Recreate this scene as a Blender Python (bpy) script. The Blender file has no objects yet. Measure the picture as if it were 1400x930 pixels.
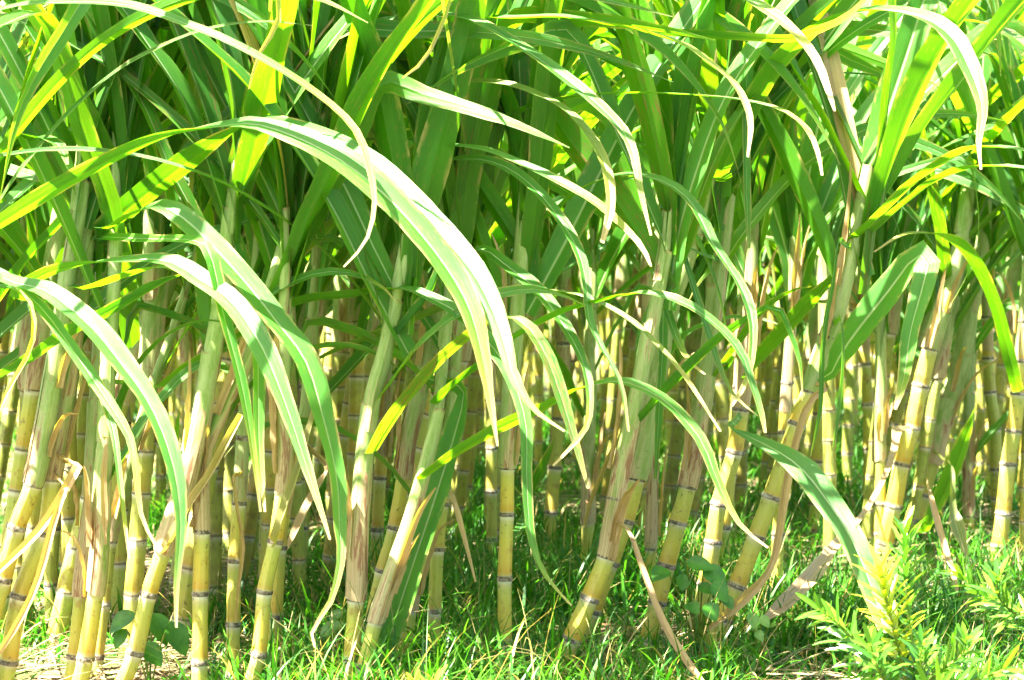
import bpy, math, random
import numpy as np
from mathutils import Vector, Matrix, noise

random.seed(11)
sc = bpy.context.scene
COL = sc.collection
R = math.radians

# ------------------------------------------------------------------ camera, sky, sun, exposure
FPX = 2900.0                       # focal length in photograph pixels (1400 wide)
CAM_H = 0.66
PITCH = math.atan(75.0 / FPX)      # the horizon stands at row 390
cam_d = bpy.data.cameras.new('camera')
cam = bpy.data.objects.new('camera', cam_d)
COL.objects.link(cam)
cam.location = (0, 0, CAM_H)
cam.rotation_euler = (math.pi / 2 - PITCH, 0, 0)
cam_d.sensor_width = 36.0
cam_d.lens = 36.0 * FPX / 1400.0
cam_d.clip_start = 0.05
cam_d.clip_end = 500
cam_d.dof.use_dof = True
cam_d.dof.focus_distance = 3.5
cam_d.dof.aperture_fstop = 9.0
sc.camera = cam

SUN_EL, SUN_AZ = 63.0, 241.0       # azimuth: clockwise from +Y; high sun on the left, a little towards the camera
world = bpy.data.worlds.new('World')
sc.world = world
world.use_nodes = True
wn = world.node_tree
wn.nodes.clear()
sky = wn.nodes.new('ShaderNodeTexSky')
sky.sky_type = 'NISHITA'
sky.sun_disc = False
sky.sun_elevation = R(SUN_EL)
sky.sun_rotation = R(SUN_AZ)
sky.air_density = 1.0
sky.dust_density = 4.0
bg = wn.nodes.new('ShaderNodeBackground')
bg.inputs['Strength'].default_value = 0.05
wo = wn.nodes.new('ShaderNodeOutputWorld')
wn.links.new(sky.outputs[0], bg.inputs[0])
wn.links.new(bg.outputs[0], wo.inputs[0])

sun_d = bpy.data.lights.new('sun', 'SUN')
sun_d.energy = 5.0
sun_d.angle = R(0.5)
sun_d.color = (1.0, 0.95, 0.86)
sun = bpy.data.objects.new('sun', sun_d)
COL.objects.link(sun)
sdir = Vector((math.sin(R(SUN_AZ)) * math.cos(R(SUN_EL)), math.cos(R(SUN_AZ)) * math.cos(R(SUN_EL)), math.sin(R(SUN_EL))))
sun.rotation_euler = (-sdir).to_track_quat('-Z', 'Y').to_euler()
sun.location = sdir * 20

sc.view_settings.view_transform = 'Standard'
sc.view_settings.look = 'None'
sc.view_settings.gamma = 1.0
sc.view_settings.exposure = 3.65
sc.view_settings.use_curve_mapping = False
sc.cycles.max_bounces = 7
sc.cycles.diffuse_bounces = 5
sc.cycles.transmission_bounces = 5
sc.cycles.glossy_bounces = 2
sc.cycles.use_denoising = True

# ------------------------------------------------------------------ helpers
def W(px, py, Y):
    """photograph pixel at distance Y -> world point"""
    F = Vector((0, math.cos(PITCH), -math.sin(PITCH)))
    U = Vector((0, math.sin(PITCH), math.cos(PITCH)))
    D = F + Vector((1, 0, 0)) * ((px - 700) / FPX) + U * ((465 - py) / FPX)
    return Vector((0, 0, CAM_H)) + D * (Y / D.y)

def px_of(p):
    F = Vector((0, math.cos(PITCH), -math.sin(PITCH)))
    U = Vector((0, math.sin(PITCH), math.cos(PITCH)))
    d = p - Vector((0, 0, CAM_H))
    z = d.dot(F)
    return 700 + FPX * d.x / z, 465 - FPX * d.dot(U) / z

def tag(o, label=None, cat=None, group=None, kind=None):
    if label: o['label'] = label
    if cat: o['category'] = cat
    if group: o['group'] = group
    if kind: o['kind'] = kind
    return o

def empty(name, loc):
    o = bpy.data.objects.new(name, None)
    o.empty_display_size = 0.05
    COL.objects.link(o)
    o.location = loc
    return o

def mesh_obj(name, verts, faces, uvs, mat, parent=None, smooth=True, color=None):
    """uvs: one uv per vertex, or one per face corner when given as dict key 'loop'"""
    me = bpy.data.meshes.new(name)
    me.from_pydata([tuple(v) for v in verts], [], faces)
    if uvs is not None:
        lay = me.uv_layers.new(name='UVMap')
        if isinstance(uvs, dict):
            flat = np.array(uvs['loop'], dtype=np.float32).ravel()
        else:
            li = np.empty(len(me.loops), dtype=np.int32)
            me.loops.foreach_get('vertex_index', li)
            flat = np.array(uvs, dtype=np.float32)[li].ravel()
        lay.data.foreach_set('uv', flat)
    if smooth:
        me.polygons.foreach_set('use_smooth', [True] * len(me.polygons))
    me.materials.append(mat)
    me.update()
    o = bpy.data.objects.new(name, me)
    COL.objects.link(o)
    if parent is not None: o.parent = parent
    if color is not None: o.color = color
    return o

def catmull(pts, vals, n):
    """resample a polyline of Vectors with per-point values to n+1 points, evenly in length"""
    P = [pts[0] * 2 - pts[1]] + list(pts) + [pts[-1] * 2 - pts[-2]]
    V = [vals[0]] + list(vals) + [vals[-1]]
    out, ov = [], []
    for i in range(1, len(P) - 2):
        for k in range(12):
            t = k / 12.0
            a, b, c, d = P[i - 1], P[i], P[i + 1], P[i + 2]
            out.append(0.5 * ((2 * b) + (c - a) * t + (2 * a - 5 * b + 4 * c - d) * t * t + (3 * b - a - 3 * c + d) * t ** 3))
            ov.append(V[i] + (V[i + 1] - V[i]) * (t * t * (3 - 2 * t)))
    out.append(pts[-1]); ov.append(vals[-1])
    L = [0.0]
    for i in range(1, len(out)): L.append(L[-1] + (out[i] - out[i - 1]).length)
    tot = L[-1]
    rp, rv, j = [], [], 0
    for k in range(n + 1):
        s = tot * k / n
        while j < len(L) - 2 and L[j + 1] < s: j += 1
        f = 0 if L[j + 1] == L[j] else (s - L[j]) / (L[j + 1] - L[j])
        rp.append(out[j].lerp(out[j + 1], f)); rv.append(ov[j] + (ov[j + 1] - ov[j]) * f)
    return rp, rv, tot

def tangents(p):
    t = []
    for i in range(len(p)):
        a, b = p[max(0, i - 1)], p[min(len(p) - 1, i + 1)]
        t.append((b - a).normalized())
    return t

# ------------------------------------------------------------------ materials
class NT:
    def __init__(self, name):
        self.m = bpy.data.materials.new(name)
        self.m.use_nodes = True
        self.t = self.m.node_tree
        self.t.nodes.clear()
        self.out = self.t.nodes.new('ShaderNodeOutputMaterial')
    def n(self, kind, **kw):
        nd = self.t.nodes.new(kind)
        for k, v in kw.items(): setattr(nd, k, v)
        return nd
    def l(self, a, b): self.t.links.new(a, b)
    def val(self, x, sock):
        if hasattr(x, 'is_output'): self.l(x, sock)
        else: sock.default_value = x
    def math(self, op, a, b=None, clamp=False):
        nd = self.n('ShaderNodeMath', operation=op, use_clamp=clamp)
        self.val(a, nd.inputs[0])
        if b is not None: self.val(b, nd.inputs[1])
        return nd.outputs[0]
    def sm(self, x, lo, hi):
        nd = self.n('ShaderNodeMapRange', interpolation_type='SMOOTHSTEP')
        self.val(x, nd.inputs[0]); nd.inputs[1].default_value = lo; nd.inputs[2].default_value = hi
        return nd.outputs[0]
    def mix(self, f, a, b, mode='MIX'):
        nd = self.n('ShaderNodeMix', data_type='RGBA', blend_type=mode)
        self.val(f, nd.inputs[0])
        for x, s in ((a, nd.inputs[6]), (b, nd.inputs[7])):
            if hasattr(x, 'is_output'): self.l(x, s)
            else: s.default_value = (*x, 1) if len(x) == 3 else x
        return nd.outputs[2]
    def uv(self):
        u = self.n('ShaderNodeUVMap', uv_map='UVMap')
        s = self.n('ShaderNodeSeparateXYZ')
        self.l(u.outputs[0], s.inputs[0])
        return s.outputs[0], s.outputs[1]
    def vec(self, x, y, z=0.0):
        c = self.n('ShaderNodeCombineXYZ')
        for v, s in ((x, c.inputs[0]), (y, c.inputs[1]), (z, c.inputs[2])): self.val(v, s)
        return c.outputs[0]
    def noise(self, vec, scale=1.0, detail=2.0, rough=0.5):
        nd = self.n('ShaderNodeTexNoise')
        self.val(vec, nd.inputs['Vector'])
        nd.inputs['Scale'].default_value = scale
        nd.inputs['Detail'].default_value = detail
        nd.inputs['Roughness'].default_value = rough
        return nd.outputs[0]
    def bsdf(self, col, rough=0.5, spec=0.5, bump=None, bstr=0.3, bdist=0.002):
        p = self.n('ShaderNodeBsdfPrincipled')
        self.val(col if hasattr(col, 'is_output') else (*col, 1), p.inputs['Base Color'])
        self.val(rough, p.inputs['Roughness'])
        p.inputs['Specular IOR Level'].default_value = spec
        if bump is not None:
            b = self.n('ShaderNodeBump')
            b.inputs['Strength'].default_value = bstr
            b.inputs['Distance'].default_value = bdist
            self.l(bump, b.inputs['Height'])
            self.l(b.outputs[0], p.inputs['Normal'])
        return p.outputs[0]
    def translucent(self, shader, col, fac):
        t = self.n('ShaderNodeBsdfTranslucent')
        self.val(col if hasattr(col, 'is_output') else (*col, 1), t.inputs[0])
        m = self.n('ShaderNodeMixShader')
        self.val(fac, m.inputs[0])
        self.l(shader, m.inputs[1]); self.l(t.outputs[0], m.inputs[2])
        return m.outputs[0]
    def done(self, shader):
        self.l(shader, self.out.inputs[0])
        return self.m

def obj_params(k):
    oi = k.n('ShaderNodeObjectInfo')
    s = k.n('ShaderNodeSeparateColor')
    k.l(oi.outputs['Color'], s.inputs[0])
    return s.outputs[0], s.outputs[1], s.outputs[2], oi.outputs['Random']

def make_leaf_mat():
    k = NT('cane_leaf')
    u, v = k.uv()
    dry, tip, spot, rnd = obj_params(k)
    d = k.math('ABSOLUTE', k.math('SUBTRACT', u, 0.5))
    off = k.math('MULTIPLY', rnd, 37.0)
    veins = k.noise(k.vec(k.math('MULTIPLY', u, 70.0), k.math('MULTIPLY', v, 3.0), off), 1.0, 2.0)
    broad = k.noise(k.vec(k.math('MULTIPLY', u, 1.5), k.math('MULTIPLY', v, 5.0), off), 1.0, 3.0)
    geo = k.n('ShaderNodeNewGeometry')
    back = geo.outputs['Backfacing']
    # underside: deep clear green; upper face: the same green under a pale waxy bloom
    gb = k.mix(k.sm(broad, 0.3, 0.7), (0.012, 0.098, 0.0015), (0.034, 0.165, 0.0025))
    gb = k.mix(k.math('MULTIPLY', rnd, 0.7), gb, (0.075, 0.230, 0.004))
    bl = k.math('FRACT', k.math('MULTIPLY', rnd, 7.31))
    gt = k.mix(k.sm(broad, 0.3, 0.7), (0.022, 0.130, 0.005), (0.050, 0.190, 0.012))
    gt = k.mix(k.math('MULTIPLY', bl, 0.8), gt, (0.048, 0.170, 0.040))
    g = k.mix(back, gt, gb)
    g = k.mix(k.math('MULTIPLY', k.sm(veins, 0.46, 0.60), 0.40), g, (0.078, 0.225, 0.022))
    # yellow towards margin and tip
    edge = k.sm(d, 0.40, 0.50)
    g = k.mix(k.math('MULTIPLY', edge, 0.16), g, (0.24, 0.34, 0.04))
    # midrib: a pale stripe on the upper face, narrower towards the tip
    wid = k.math('MULTIPLY_ADD', v, -0.040)
    wid.node.inputs[2].default_value = 0.062
    rib = k.sm(k.math('DIVIDE', d, wid), 1.0, 0.55)
    ribf = k.math('MULTIPLY', rib, k.math('MULTIPLY_ADD', back, -0.65))
    ribf.node.inputs[1].node.inputs[2].default_value = 0.92
    g = k.mix(ribf, g, (0.52, 0.62, 0.38))
    vt = k.math('ADD', v, k.math('MULTIPLY', k.math('SUBTRACT', veins, 0.5), 0.22))
    vt = k.math('ADD', vt, k.math('MULTIPLY', edge, 0.06))
    yel = k.sm(k.math('ADD', vt, k.math('MULTIPLY', tip, 0.45)), 1.00, 1.30)
    g = k.mix(yel, g, (0.40, 0.42, 0.045))
    straw_tip = k.sm(k.math('ADD', vt, k.math('MULTIPLY', tip, 0.20)), 1.0, 1.12)
    g = k.mix(straw_tip, g, (0.50, 0.38, 0.19))
    # rusty lesions in streaks
    sp = k.noise(k.vec(k.math('MULTIPLY', u, 12.0), k.math('MULTIPLY', v, 22.0), off), 1.0, 3.0, 0.65)
    sf = k.sm(k.math('ADD', sp, k.math('MULTIPLY', spot, 0.22)), 0.62, 0.74)
    g = k.mix(k.math('MULTIPLY', sf, k.math('MINIMUM', k.math('MULTIPLY', spot, 2.0), 0.85)), g, (0.20, 0.085, 0.045))
    fine = k.noise(k.vec(k.math('MULTIPLY', u, 30.0), k.math('MULTIPLY', v, 60.0), off), 1.0, 2.0)
    g = k.mix(k.math('MULTIPLY', k.sm(fine, 0.62, 0.72), 0.5), g, (0.24, 0.15, 0.05))
    marg = k.noise(k.vec(k.math('MULTIPLY', u, 3.0), k.math('MULTIPLY', v, 16.0), k.math('ADD', off, 5.0)), 1.0, 3.0, 0.7)
    mf = k.math('MULTIPLY', k.sm(d, 0.33, 0.5), k.sm(k.math('ADD', marg, k.math('MULTIPLY', v, 0.12)), 0.56, 0.68))
    g = k.mix(k.math('MULTIPLY', mf, 0.8), g, (0.42, 0.30, 0.12))
    # dry straw
    st = k.mix(k.sm(veins, 0.35, 0.7), (0.33, 0.20, 0.09), (0.56, 0.41, 0.22))
    st = k.mix(k.math('MULTIPLY', k.sm(broad, 0.5, 0.75), 0.6), st, (0.27, 0.11, 0.06))
    g = k.mix(dry, g, st)
    # underside a little paler
    s = k.bsdf(g, 0.42, 0.42, bump=veins, bstr=0.7, bdist=0.001)
    tc = k.mix(1.0, k.mix(0.6, g, gb), (3.6, 2.5, 0.7), 'MULTIPLY')
    tf = k.math('MULTIPLY_ADD', dry, -0.18)
    tf.node.inputs[2].default_value = 0.43
    return k.done(k.translucent(s, tc, tf))

def make_culm_mat():
    k = NT('cane_stalk')
    u, v = k.uv()
    dry, tip, spot, rnd = obj_params(k)
    t = k.math('FRACT', v)
    idn = k.math('FLOOR', v)
    wn_ = k.n('ShaderNodeTexWhiteNoise', noise_dimensions='2D')
    k.l(k.vec(idn, k.math('MULTIPLY', rnd, 53.0)), wn_.inputs['Vector'])
    ir = wn_.outputs['Value']
    co = k.n('ShaderNodeTexCoord').outputs['Object']
    mp = k.n('ShaderNodeMapping'); mp.inputs['Scale'].default_value = (160, 160, 9)
    k.l(co, mp.inputs[0])
    streak = k.noise(mp.outputs[0], 1.0, 3.0)
    blot = k.noise(co, 38.0, 4.0, 0.65)
    cr = k.n('ShaderNodeValToRGB')
    e = cr.color_ramp.elements
    e[0].position = 0.0; e[0].color = (0.10, 0.075, 0.05, 1)
    e[1].position = 1.0; e[1].color = (0.13, 0.10, 0.075, 1)
    for pos, c in ((0.022, (0.16, 0.13, 0.07)), (0.045, (0.34, 0.29, 0.11)), (0.10, (0.43, 0.26, 0.025)), (0.28, (0.46, 0.345, 0.050)),
                   (0.55, (0.45, 0.38, 0.05)), (0.82, (0.38, 0.38, 0.08)), (0.90, (0.42, 0.39, 0.17)), (0.955, (0.52, 0.50, 0.38)), (0.985, (0.42, 0.38, 0.28))):
        q = e.new(pos); q.color = (*c, 1)
    k.l(k.math('ADD', t, k.math('MULTIPLY', k.math('SUBTRACT', blot, 0.5), 0.035)), cr.inputs[0])
    c = cr.outputs[0]
    gre = k.mix(0.75, c, (0.27, 0.32, 0.06))
    body = k.math('MULTIPLY', k.sm(t, 0.04, 0.15), k.sm(t, 0.95, 0.85))
    c = k.mix(k.math('MULTIPLY', body, k.math('MULTIPLY', k.sm(ir, 0.35, 1.0), 0.75)), c, gre)
    c = k.mix(k.math('MULTIPLY', k.math('MULTIPLY', body, tip), 0.8), c, (0.22, 0.31, 0.05))   # greener canes
    c = k.mix(k.math('MULTIPLY', k.sm(streak, 0.5, 0.75), 0.25), c, (0.58, 0.48, 0.20))
    c = k.mix(k.math('MULTIPLY', k.sm(blot, 0.55, 0.70), 0.6), c, (0.23, 0.125, 0.035))
    c = k.mix(k.math('MULTIPLY', k.math('MULTIPLY', spot, k.sm(blot, 0.3, 0.62)), 0.7), c, (0.15, 0.12, 0.03))
    soot = k.noise(co, 95.0, 3.0, 0.7)
    c = k.mix(k.math('MULTIPLY', k.sm(soot, 0.60, 0.71), 0.75), c, (0.05, 0.04, 0.025))
    hgt = k.math('ADD', k.math('MULTIPLY', streak, 0.5), blot)
    return k.done(k.bsdf(c, 0.46, 0.4, bump=hgt, bstr=0.18, bdist=0.002))

def make_ring_mat():
    k = NT('cane_node')
    co = k.n('ShaderNodeTexCoord').outputs['Object']
    a = k.noise(co, 160.0, 4.0, 0.7)
    b = k.noise(co, 45.0, 2.0)
    c = k.mix(k.sm(a, 0.35, 0.65), (0.06, 0.045, 0.03), (0.26, 0.22, 0.16))
    c = k.mix(k.sm(b, 0.55, 0.7), c, (0.34, 0.31, 0.25))
    return k.done(k.bsdf(c, 0.75, 0.2, bump=a, bstr=0.6, bdist=0.003))

def make_sheath_mat():
    k = NT('cane_sheath')
    u, v = k.uv()
    dry, tip, spot, rnd = obj_params(k)
    off = k.math('MULTIPLY', rnd, 31.0)
    fib = k.noise(k.vec(k.math('MULTIPLY', u, 60.0), k.math('MULTIPLY', v, 1.6), off), 1.0, 3.0)
    bro = k.noise(k.vec(k.math('MULTIPLY', u, 7.0), k.math('MULTIPLY', v, 2.2), off), 1.0, 5.0, 0.68)
    g = k.mix(k.sm(bro, 0.3, 0.7), (0.165, 0.265, 0.045), (0.37, 0.43, 0.19))
    g = k.mix(k.math('MULTIPLY', k.sm(fib, 0.45, 0.75), 0.35), g, (0.40, 0.46, 0.24))
    st = k.mix(k.sm(fib, 0.25, 0.75), (0.33, 0.22, 0.11), (0.52, 0.43, 0.25))
    st = k.mix(k.math('MULTIPLY', k.sm(bro, 0.52, 0.62), 0.8), st, (0.20, 0.08, 0.04))
    ed = k.sm(k.math('ABSOLUTE', k.math('SUBTRACT', u, 0.5)), 0.30, 0.5)
    df = k.math('ADD', k.math('MULTIPLY', dry, 0.72), k.math('MULTIPLY', ed, 0.4))
    df = k.math('ADD', df, k.math('MULTIPLY', k.math('SUBTRACT', 0.45, v), 0.7))
    df = k.math('ADD', df, k.math('MULTIPLY', k.math('SUBTRACT', bro, 0.48), 1.7))
    c = k.mix(k.sm(df, 0.35, 0.85), g, st)
    c = k.mix(k.math('MULTIPLY', k.sm(v, 0.965, 0.995), 0.75), c, (0.30, 0.21, 0.10))
    spn = k.noise(k.vec(k.math('MULTIPLY', u, 26.0), k.math('MULTIPLY', v, 30.0), off), 1.0, 2.0)
    c = k.mix(k.math('MULTIPLY', k.sm(spn, 0.66, 0.74), 0.6), c, (0.20, 0.08, 0.05))
    s = k.bsdf(c, 0.55, 0.3, bump=fib, bstr=0.4, bdist=0.0015)
    return k.done(k.translucent(s, k.mix(1.0, c, (1.2, 1.2, 0.7), 'MULTIPLY'), 0.15))

def make_grass_mat(name, cols, trans):
    k = NT(name)
    u, v = k.uv()                      # u: one value per blade, v: along it
    c = k.mix(k.sm(u, 0.0, 0.8), cols[0], cols[1])
    c = k.mix(k.sm(u, 0.86, 0.9), c, cols[2])
    c = k.mix(k.math('MULTIPLY', k.sm(v, 0.6, 1.0), 0.35), c, cols[3])
    s = k.bsdf(c, 0.45, 0.35)
    return k.done(k.translucent(s, k.mix(1.0, c, (2.0, 1.9, 0.9), 'MULTIPLY'), trans))

def make_ground_mat():
    k = NT('soil')
    co = k.n('ShaderNodeTexCoord').outputs['Object']
    a = k.noise(co, 3.0, 6.0, 0.65)
    b = k.noise(co, 40.0, 5.0, 0.7)
    mp = k.n('ShaderNodeMapping'); mp.inputs['Scale'].default_value = (60, 14, 20); mp.inputs['Rotation'].default_value = (0, 0, 0.6)
    k.l(co, mp.inputs[0])
    s = k.noise(mp.outputs[0], 1.0, 4.0, 0.7)
    c = k.mix(k.sm(b, 0.35, 0.65), (0.06, 0.045, 0.025), (0.15, 0.115, 0.065))
    c = k.mix(k.sm(s, 0.54, 0.64), c, (0.30, 0.235, 0.13))
    c = k.mix(k.math('MULTIPLY', k.sm(a, 0.42, 0.6), 0.8), c, (0.06, 0.14, 0.02))
    return k.done(k.bsdf(c, 0.9, 0.1, bump=b, bstr=0.8, bdist=0.02))

def make_shrub_mat():
    k = NT('shrub_leaf')
    u, v = k.uv()
    dry, young, spot, rnd = obj_params(k)
    c = k.mix(k.sm(u, 0.0, 1.0), (0.045, 0.16, 0.018), (0.11, 0.27, 0.02))
    c = k.mix(k.math('MULTIPLY', young, k.sm(k.math('ADD', k.math('MULTIPLY', u, 0.5), young), 0.5, 1.2)), c, (0.34, 0.42, 0.02))
    s = k.bsdf(c, 0.28, 0.5)
    return k.done(k.translucent(s, k.mix(1.0, c, (1.9, 1.7, 0.7), 'MULTIPLY'), 0.28))

def make_simple(name, c1, c2, scale, rough):
    k = NT(name)
    co = k.n('ShaderNodeTexCoord').outputs['Object']
    a = k.noise(co, scale, 3.0, 0.6)
    c = k.mix(k.sm(a, 0.35, 0.65), c1, c2)
    s = k.bsdf(c, rough, 0.4, bump=a, bstr=0.2, bdist=0.002)
    return k.done(k.translucent(s, k.mix(1.0, c, (1.8, 1.7, 0.8), 'MULTIPLY'), 0.25))

M_LEAF, M_CULM, M_RING, M_SHEATH = make_leaf_mat(), make_culm_mat(), make_ring_mat(), make_sheath_mat()
M_GRASS = make_grass_mat('grass_blade', ((0.014, 0.095, 0.004), (0.045, 0.180, 0.007), (0.34, 0.27, 0.11), (0.12, 0.22, 0.018)), 0.38)
M_STRAW = make_grass_mat('straw', ((0.17, 0.12, 0.065), (0.36, 0.28, 0.15), (0.13, 0.07, 0.035), (0.32, 0.25, 0.14)), 0.15)
M_SOIL = make_ground_mat()
M_SHRUB = make_shrub_mat()
M_SHRUBSTEM = make_simple('shrub_stem', (0.12, 0.22, 0.03), (0.30, 0.34, 0.06), 60, 0.5)
M_WEED = make_simple('weed_leaf', (0.03, 0.13, 0.008), (0.06, 0.20, 0.012), 40, 0.4)
M_WEEDPALE = make_simple('pale_weed_leaf', (0.09, 0.22, 0.03), (0.15, 0.28, 0.05), 40, 0.4)

# ------------------------------------------------------------------ cane pieces
CAMPOS = Vector((0, 0, CAM_H))

def leaf_piece(name, pts, widths, parent, origin, N=Vector((0, -0.7, 0.7)), fold=0.22, wav=0.05, twist=0.0, color=(0, 0, 0, 1), label=None, N0=None, flip=0.0):
    tot = sum((pts[i + 1] - pts[i]).length for i in range(len(pts) - 1))
    n = max(10, int(tot / 0.028))
    p, w, tot = catmull(pts, widths, n)
    T = tangents(p)
    us = (0.0, 0.14, 0.32, 0.46, 0.5, 0.54, 0.68, 0.86, 1.0)
    verts, uvs, faces = [], [], []
    ph = random.uniform(0, 9)
    prev = None
    for i, (c, t) in enumerate(zip(p, T)):
        s = i / n
        M = N
        if N0 is not None:
            q = max(0.0, min(1.0, (s - flip + 0.12) / 0.24)); q = q * q * (3 - 2 * q)
            M = N0 * (1 - q) + N * q
        nn = (M - t * M.dot(t))
        if nn.length < 0.15 and prev is not None: nn = prev - t * prev.dot(t)
        nn.normalize()
        if prev is not None: nn = (prev * 0.5 + nn * 0.5); nn = (nn - t * nn.dot(t)).normalized()
        prev = nn.copy()
        nr = Matrix.Rotation(twist * s + 0.25 * math.sin(ph + s * 5), 3, t) @ nn
        side = t.cross(nr).normalized()
        hw = w[i] * 0.5 * (1 + 0.05 * math.sin(ph * 3 + s * 21) + random.uniform(-0.025, 0.025))
        for u in us:
            a = (u - 0.5) * 2
            lift = abs(a) * fold * hw - (0.05 * hw if abs(a) < 0.05 else 0)
            lift += wav * hw * math.sin(ph + s * 34 + (1.7 if a > 0 else 0)) * abs(a) ** 2
            verts.append(c - origin + side * (a * hw * math.sqrt(max(0.05, 1 - (fold * 0.6) ** 2))) + nr * lift)
            uvs.append((u, s))
    m = len(us)
    for i in range(n):
        for j in range(m - 1):
            faces.append((i * m + j, i * m + j + 1, (i + 1) * m + j + 1, (i + 1) * m + j))
    o = mesh_obj(name, verts, faces, uvs, M_LEAF, parent, True, color)
    if label: o['label'] = label
    return o

def tube(pts, radii, vs, origin, seg=14, spiral=0.0, ang0=0.0):
    T = tangents(pts)
    verts, faces, loops = [], [], []
    ref = Vector((0, -1, 0))
    m = seg + 1
    for c, t, r in zip(pts, T, radii):
        a = (ref - t * ref.dot(t)).normalized()
        b = t.cross(a)
        for j in range(m):
            th = ang0 + 2 * math.pi * j / seg
            rr = r * (1 + spiral * j / seg)
            verts.append(c - origin + (a * math.cos(th) + b * math.sin(th)) * rr)
    for i in range(len(pts) - 1):
        for j in range(seg):
            faces.append((i * m + j, i * m + j + 1, (i + 1) * m + j + 1, (i + 1) * m + j))
            loops += [(j / seg, vs[i]), ((j + 1) / seg, vs[i]), ((j + 1) / seg, vs[i + 1]), (j / seg, vs[i + 1])]
    return verts, faces, loops

class Path:
    """a cane's centre line, sampled by length"""
    def __init__(self, pts, n=90):
        self.p, _, self.L = catmull(pts, [0] * len(pts), n)
        self.n = n
    def at(self, s):
        f = max(0, min(self.n - 1e-6, s / self.L * self.n)); i = int(f)
        return self.p[i].lerp(self.p[i + 1], f - i)
    def s_of_z(self, z):
        for i, q in enumerate(self.p):
            if q.z >= z: return self.L * i / self.n
        return self.L

PROFILE = ((0.0, 1.10), (0.02, 1.07), (0.05, 1.03), (0.12, 1.01), (0.35, 1.0), (0.65, 0.97), (0.88, 0.99), (0.95, 1.02), (0.985, 1.06))

def stalk_piece(path, nodes, r, s_end, parent, origin, color, rings=True):
    """nodes: lengths along the path where the joints sit (first may be below ground)"""
    pts, rad, vs = [], [], []
    for k in range(len(nodes) - 1):
        for t, f in PROFILE:
            s = nodes[k] + (nodes[k + 1] - nodes[k]) * t
            if s > s_end: break
            taper = 1.0 - 0.12 * s / path.L
            pts.append(path.at(s)); rad.append(r * f * taper); vs.append(k + min(t, 0.995))
    v, f, lp = tube(pts, rad, vs, origin)
    st = mesh_obj('stalk', v, f, {'loop': lp}, M_CULM, parent, True, color)
    if rings:
        for k in range(1, len(nodes) - 1):
            s = nodes[k]
            if s < 0.01 or s > s_end: continue
            taper = 1.0 - 0.12 * s / path.L
            h = 0.0030 + random.uniform(0, 0.0015)
            pp = [path.at(s - h), path.at(s - h * 0.4), path.at(s + h * 0.3), path.at(s + h)]
            v, f, lp = tube(pp, [r * 1.085 * taper, r * 1.135 * taper, r * 1.12 * taper, r * 1.06 * taper], [0, .3, .6, 1], origin, 14)
            mesh_obj('node_ring', v, f, {'loop': lp}, M_RING, st, True, color)
    return st

def sheath_piece(path, s0, s1, r0, r1, parent, origin, dry, flare=Vector((0, 0, 0)), label=None):
    n = max(5, int((s1 - s0) / 0.02))
    pts, rad, vs = [], [], []
    for i in range(n + 1):
        t = i / n
        s = s0 + (s1 - s0) * t
        c = path.at(s) + flare * (t ** 1.6)
        base = 1.07 if i == 0 else (1.15 if t < 0.1 else 1.13)
        pts.append(c); rad.append((r0 * (1 - t) + r1 * t) * base); vs.append(t)
    v, f, lp = tube(pts, rad, vs, origin, 14, spiral=0.10, ang0=random.uniform(0, 6.28))
    # slanting foot and frayed upper rim
    m = 15
    d0 = (pts[1] - pts[0]).normalized(); a0 = random.uniform(0, 6.28); sl = random.uniform(0.001, 0.005) * (1 if dry > 0.3 else 0.3)
    for j in range(m):
        v[j] = v[j] + d0 * (sl * math.cos(2 * math.pi * j / 14 + a0) + random.uniform(-0.0015, 0.0015))
    v[m - 1] = v[0] + (v[m - 1] - v[0]) * 1.0
    top = len(pts) - 1
    up = (pts[-1] - pts[-2]).normalized()
    for j in range(m):
        v[top * m + j] = v[top * m + j] + up * random.uniform(-0.006, 0.004)
    return mesh_obj('leaf_sheath', v, f, {'loop': lp}, M_SHEATH, parent, True, (dry, 0, 0, 1)), pts[-1]

def auto_leaf_pts(base, az, pitch, length, droop, segs=9, power=1.7, jit=0.0, kink=0):
    p = [base.copy()]
    h = Vector((math.cos(az), math.sin(az), 0))
    for i in range(segs):
        s = (i + 0.5) / segs
        a = pitch - droop * s ** power
        if kink and i >= kink: a -= R(70)
        d = h * math.cos(a) + Vector((0, 0, 1)) * math.sin(a)
        p.append(p[-1] + d * (length / segs) + Vector((random.uniform(-1, 1), random.uniform(-1, 1), 0)) * jit)
    return p

def leaf_widths(w, k):
    out = []
    for i in range(k):
        s = i / (k - 1)
        out.append(w * (0.62 + 0.38 * min(1, s / 0.2)) * max(0.03, (1 - s ** 2.6)))
    return out

def up_leaf(base, az, length, width, parent, origin, pitch=None, droop=None, color=None):
    pitch = R(random.uniform(72, 87)) if pitch is None else pitch
    droop = R(random.uniform(20, 110)) if droop is None else droop
    pts = auto_leaf_pts(base, az, pitch, length, droop, power=random.uniform(1.1, 2.2), jit=0.006, kink=random.choice((0, 0, 0, 0, 0, 0, 5, 6, 4)))
    ws = leaf_widths(width, len(pts))
    N = Vector((-math.cos(az), -math.sin(az), 0.25))       # the upper face looks back to the stem
    if abs(N.y) < 0.6: N = N + Vector((0, random.choice((-1, 1, -1)) * random.uniform(0.5, 1.2), 0))
    if color is None:
        color = (1.0 if random.random() < 0.006 else 0.0, random.uniform(0, 0.5), random.choice((0, 0.05, 0.15, 0.4)), 1)
    return leaf_piece('leaf', pts, ws, parent, origin, N, fold=random.uniform(0.15, 0.5), wav=random.uniform(0.02, 0.1),
                      twist=random.uniform(-0.7, 0.7), color=color)

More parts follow.
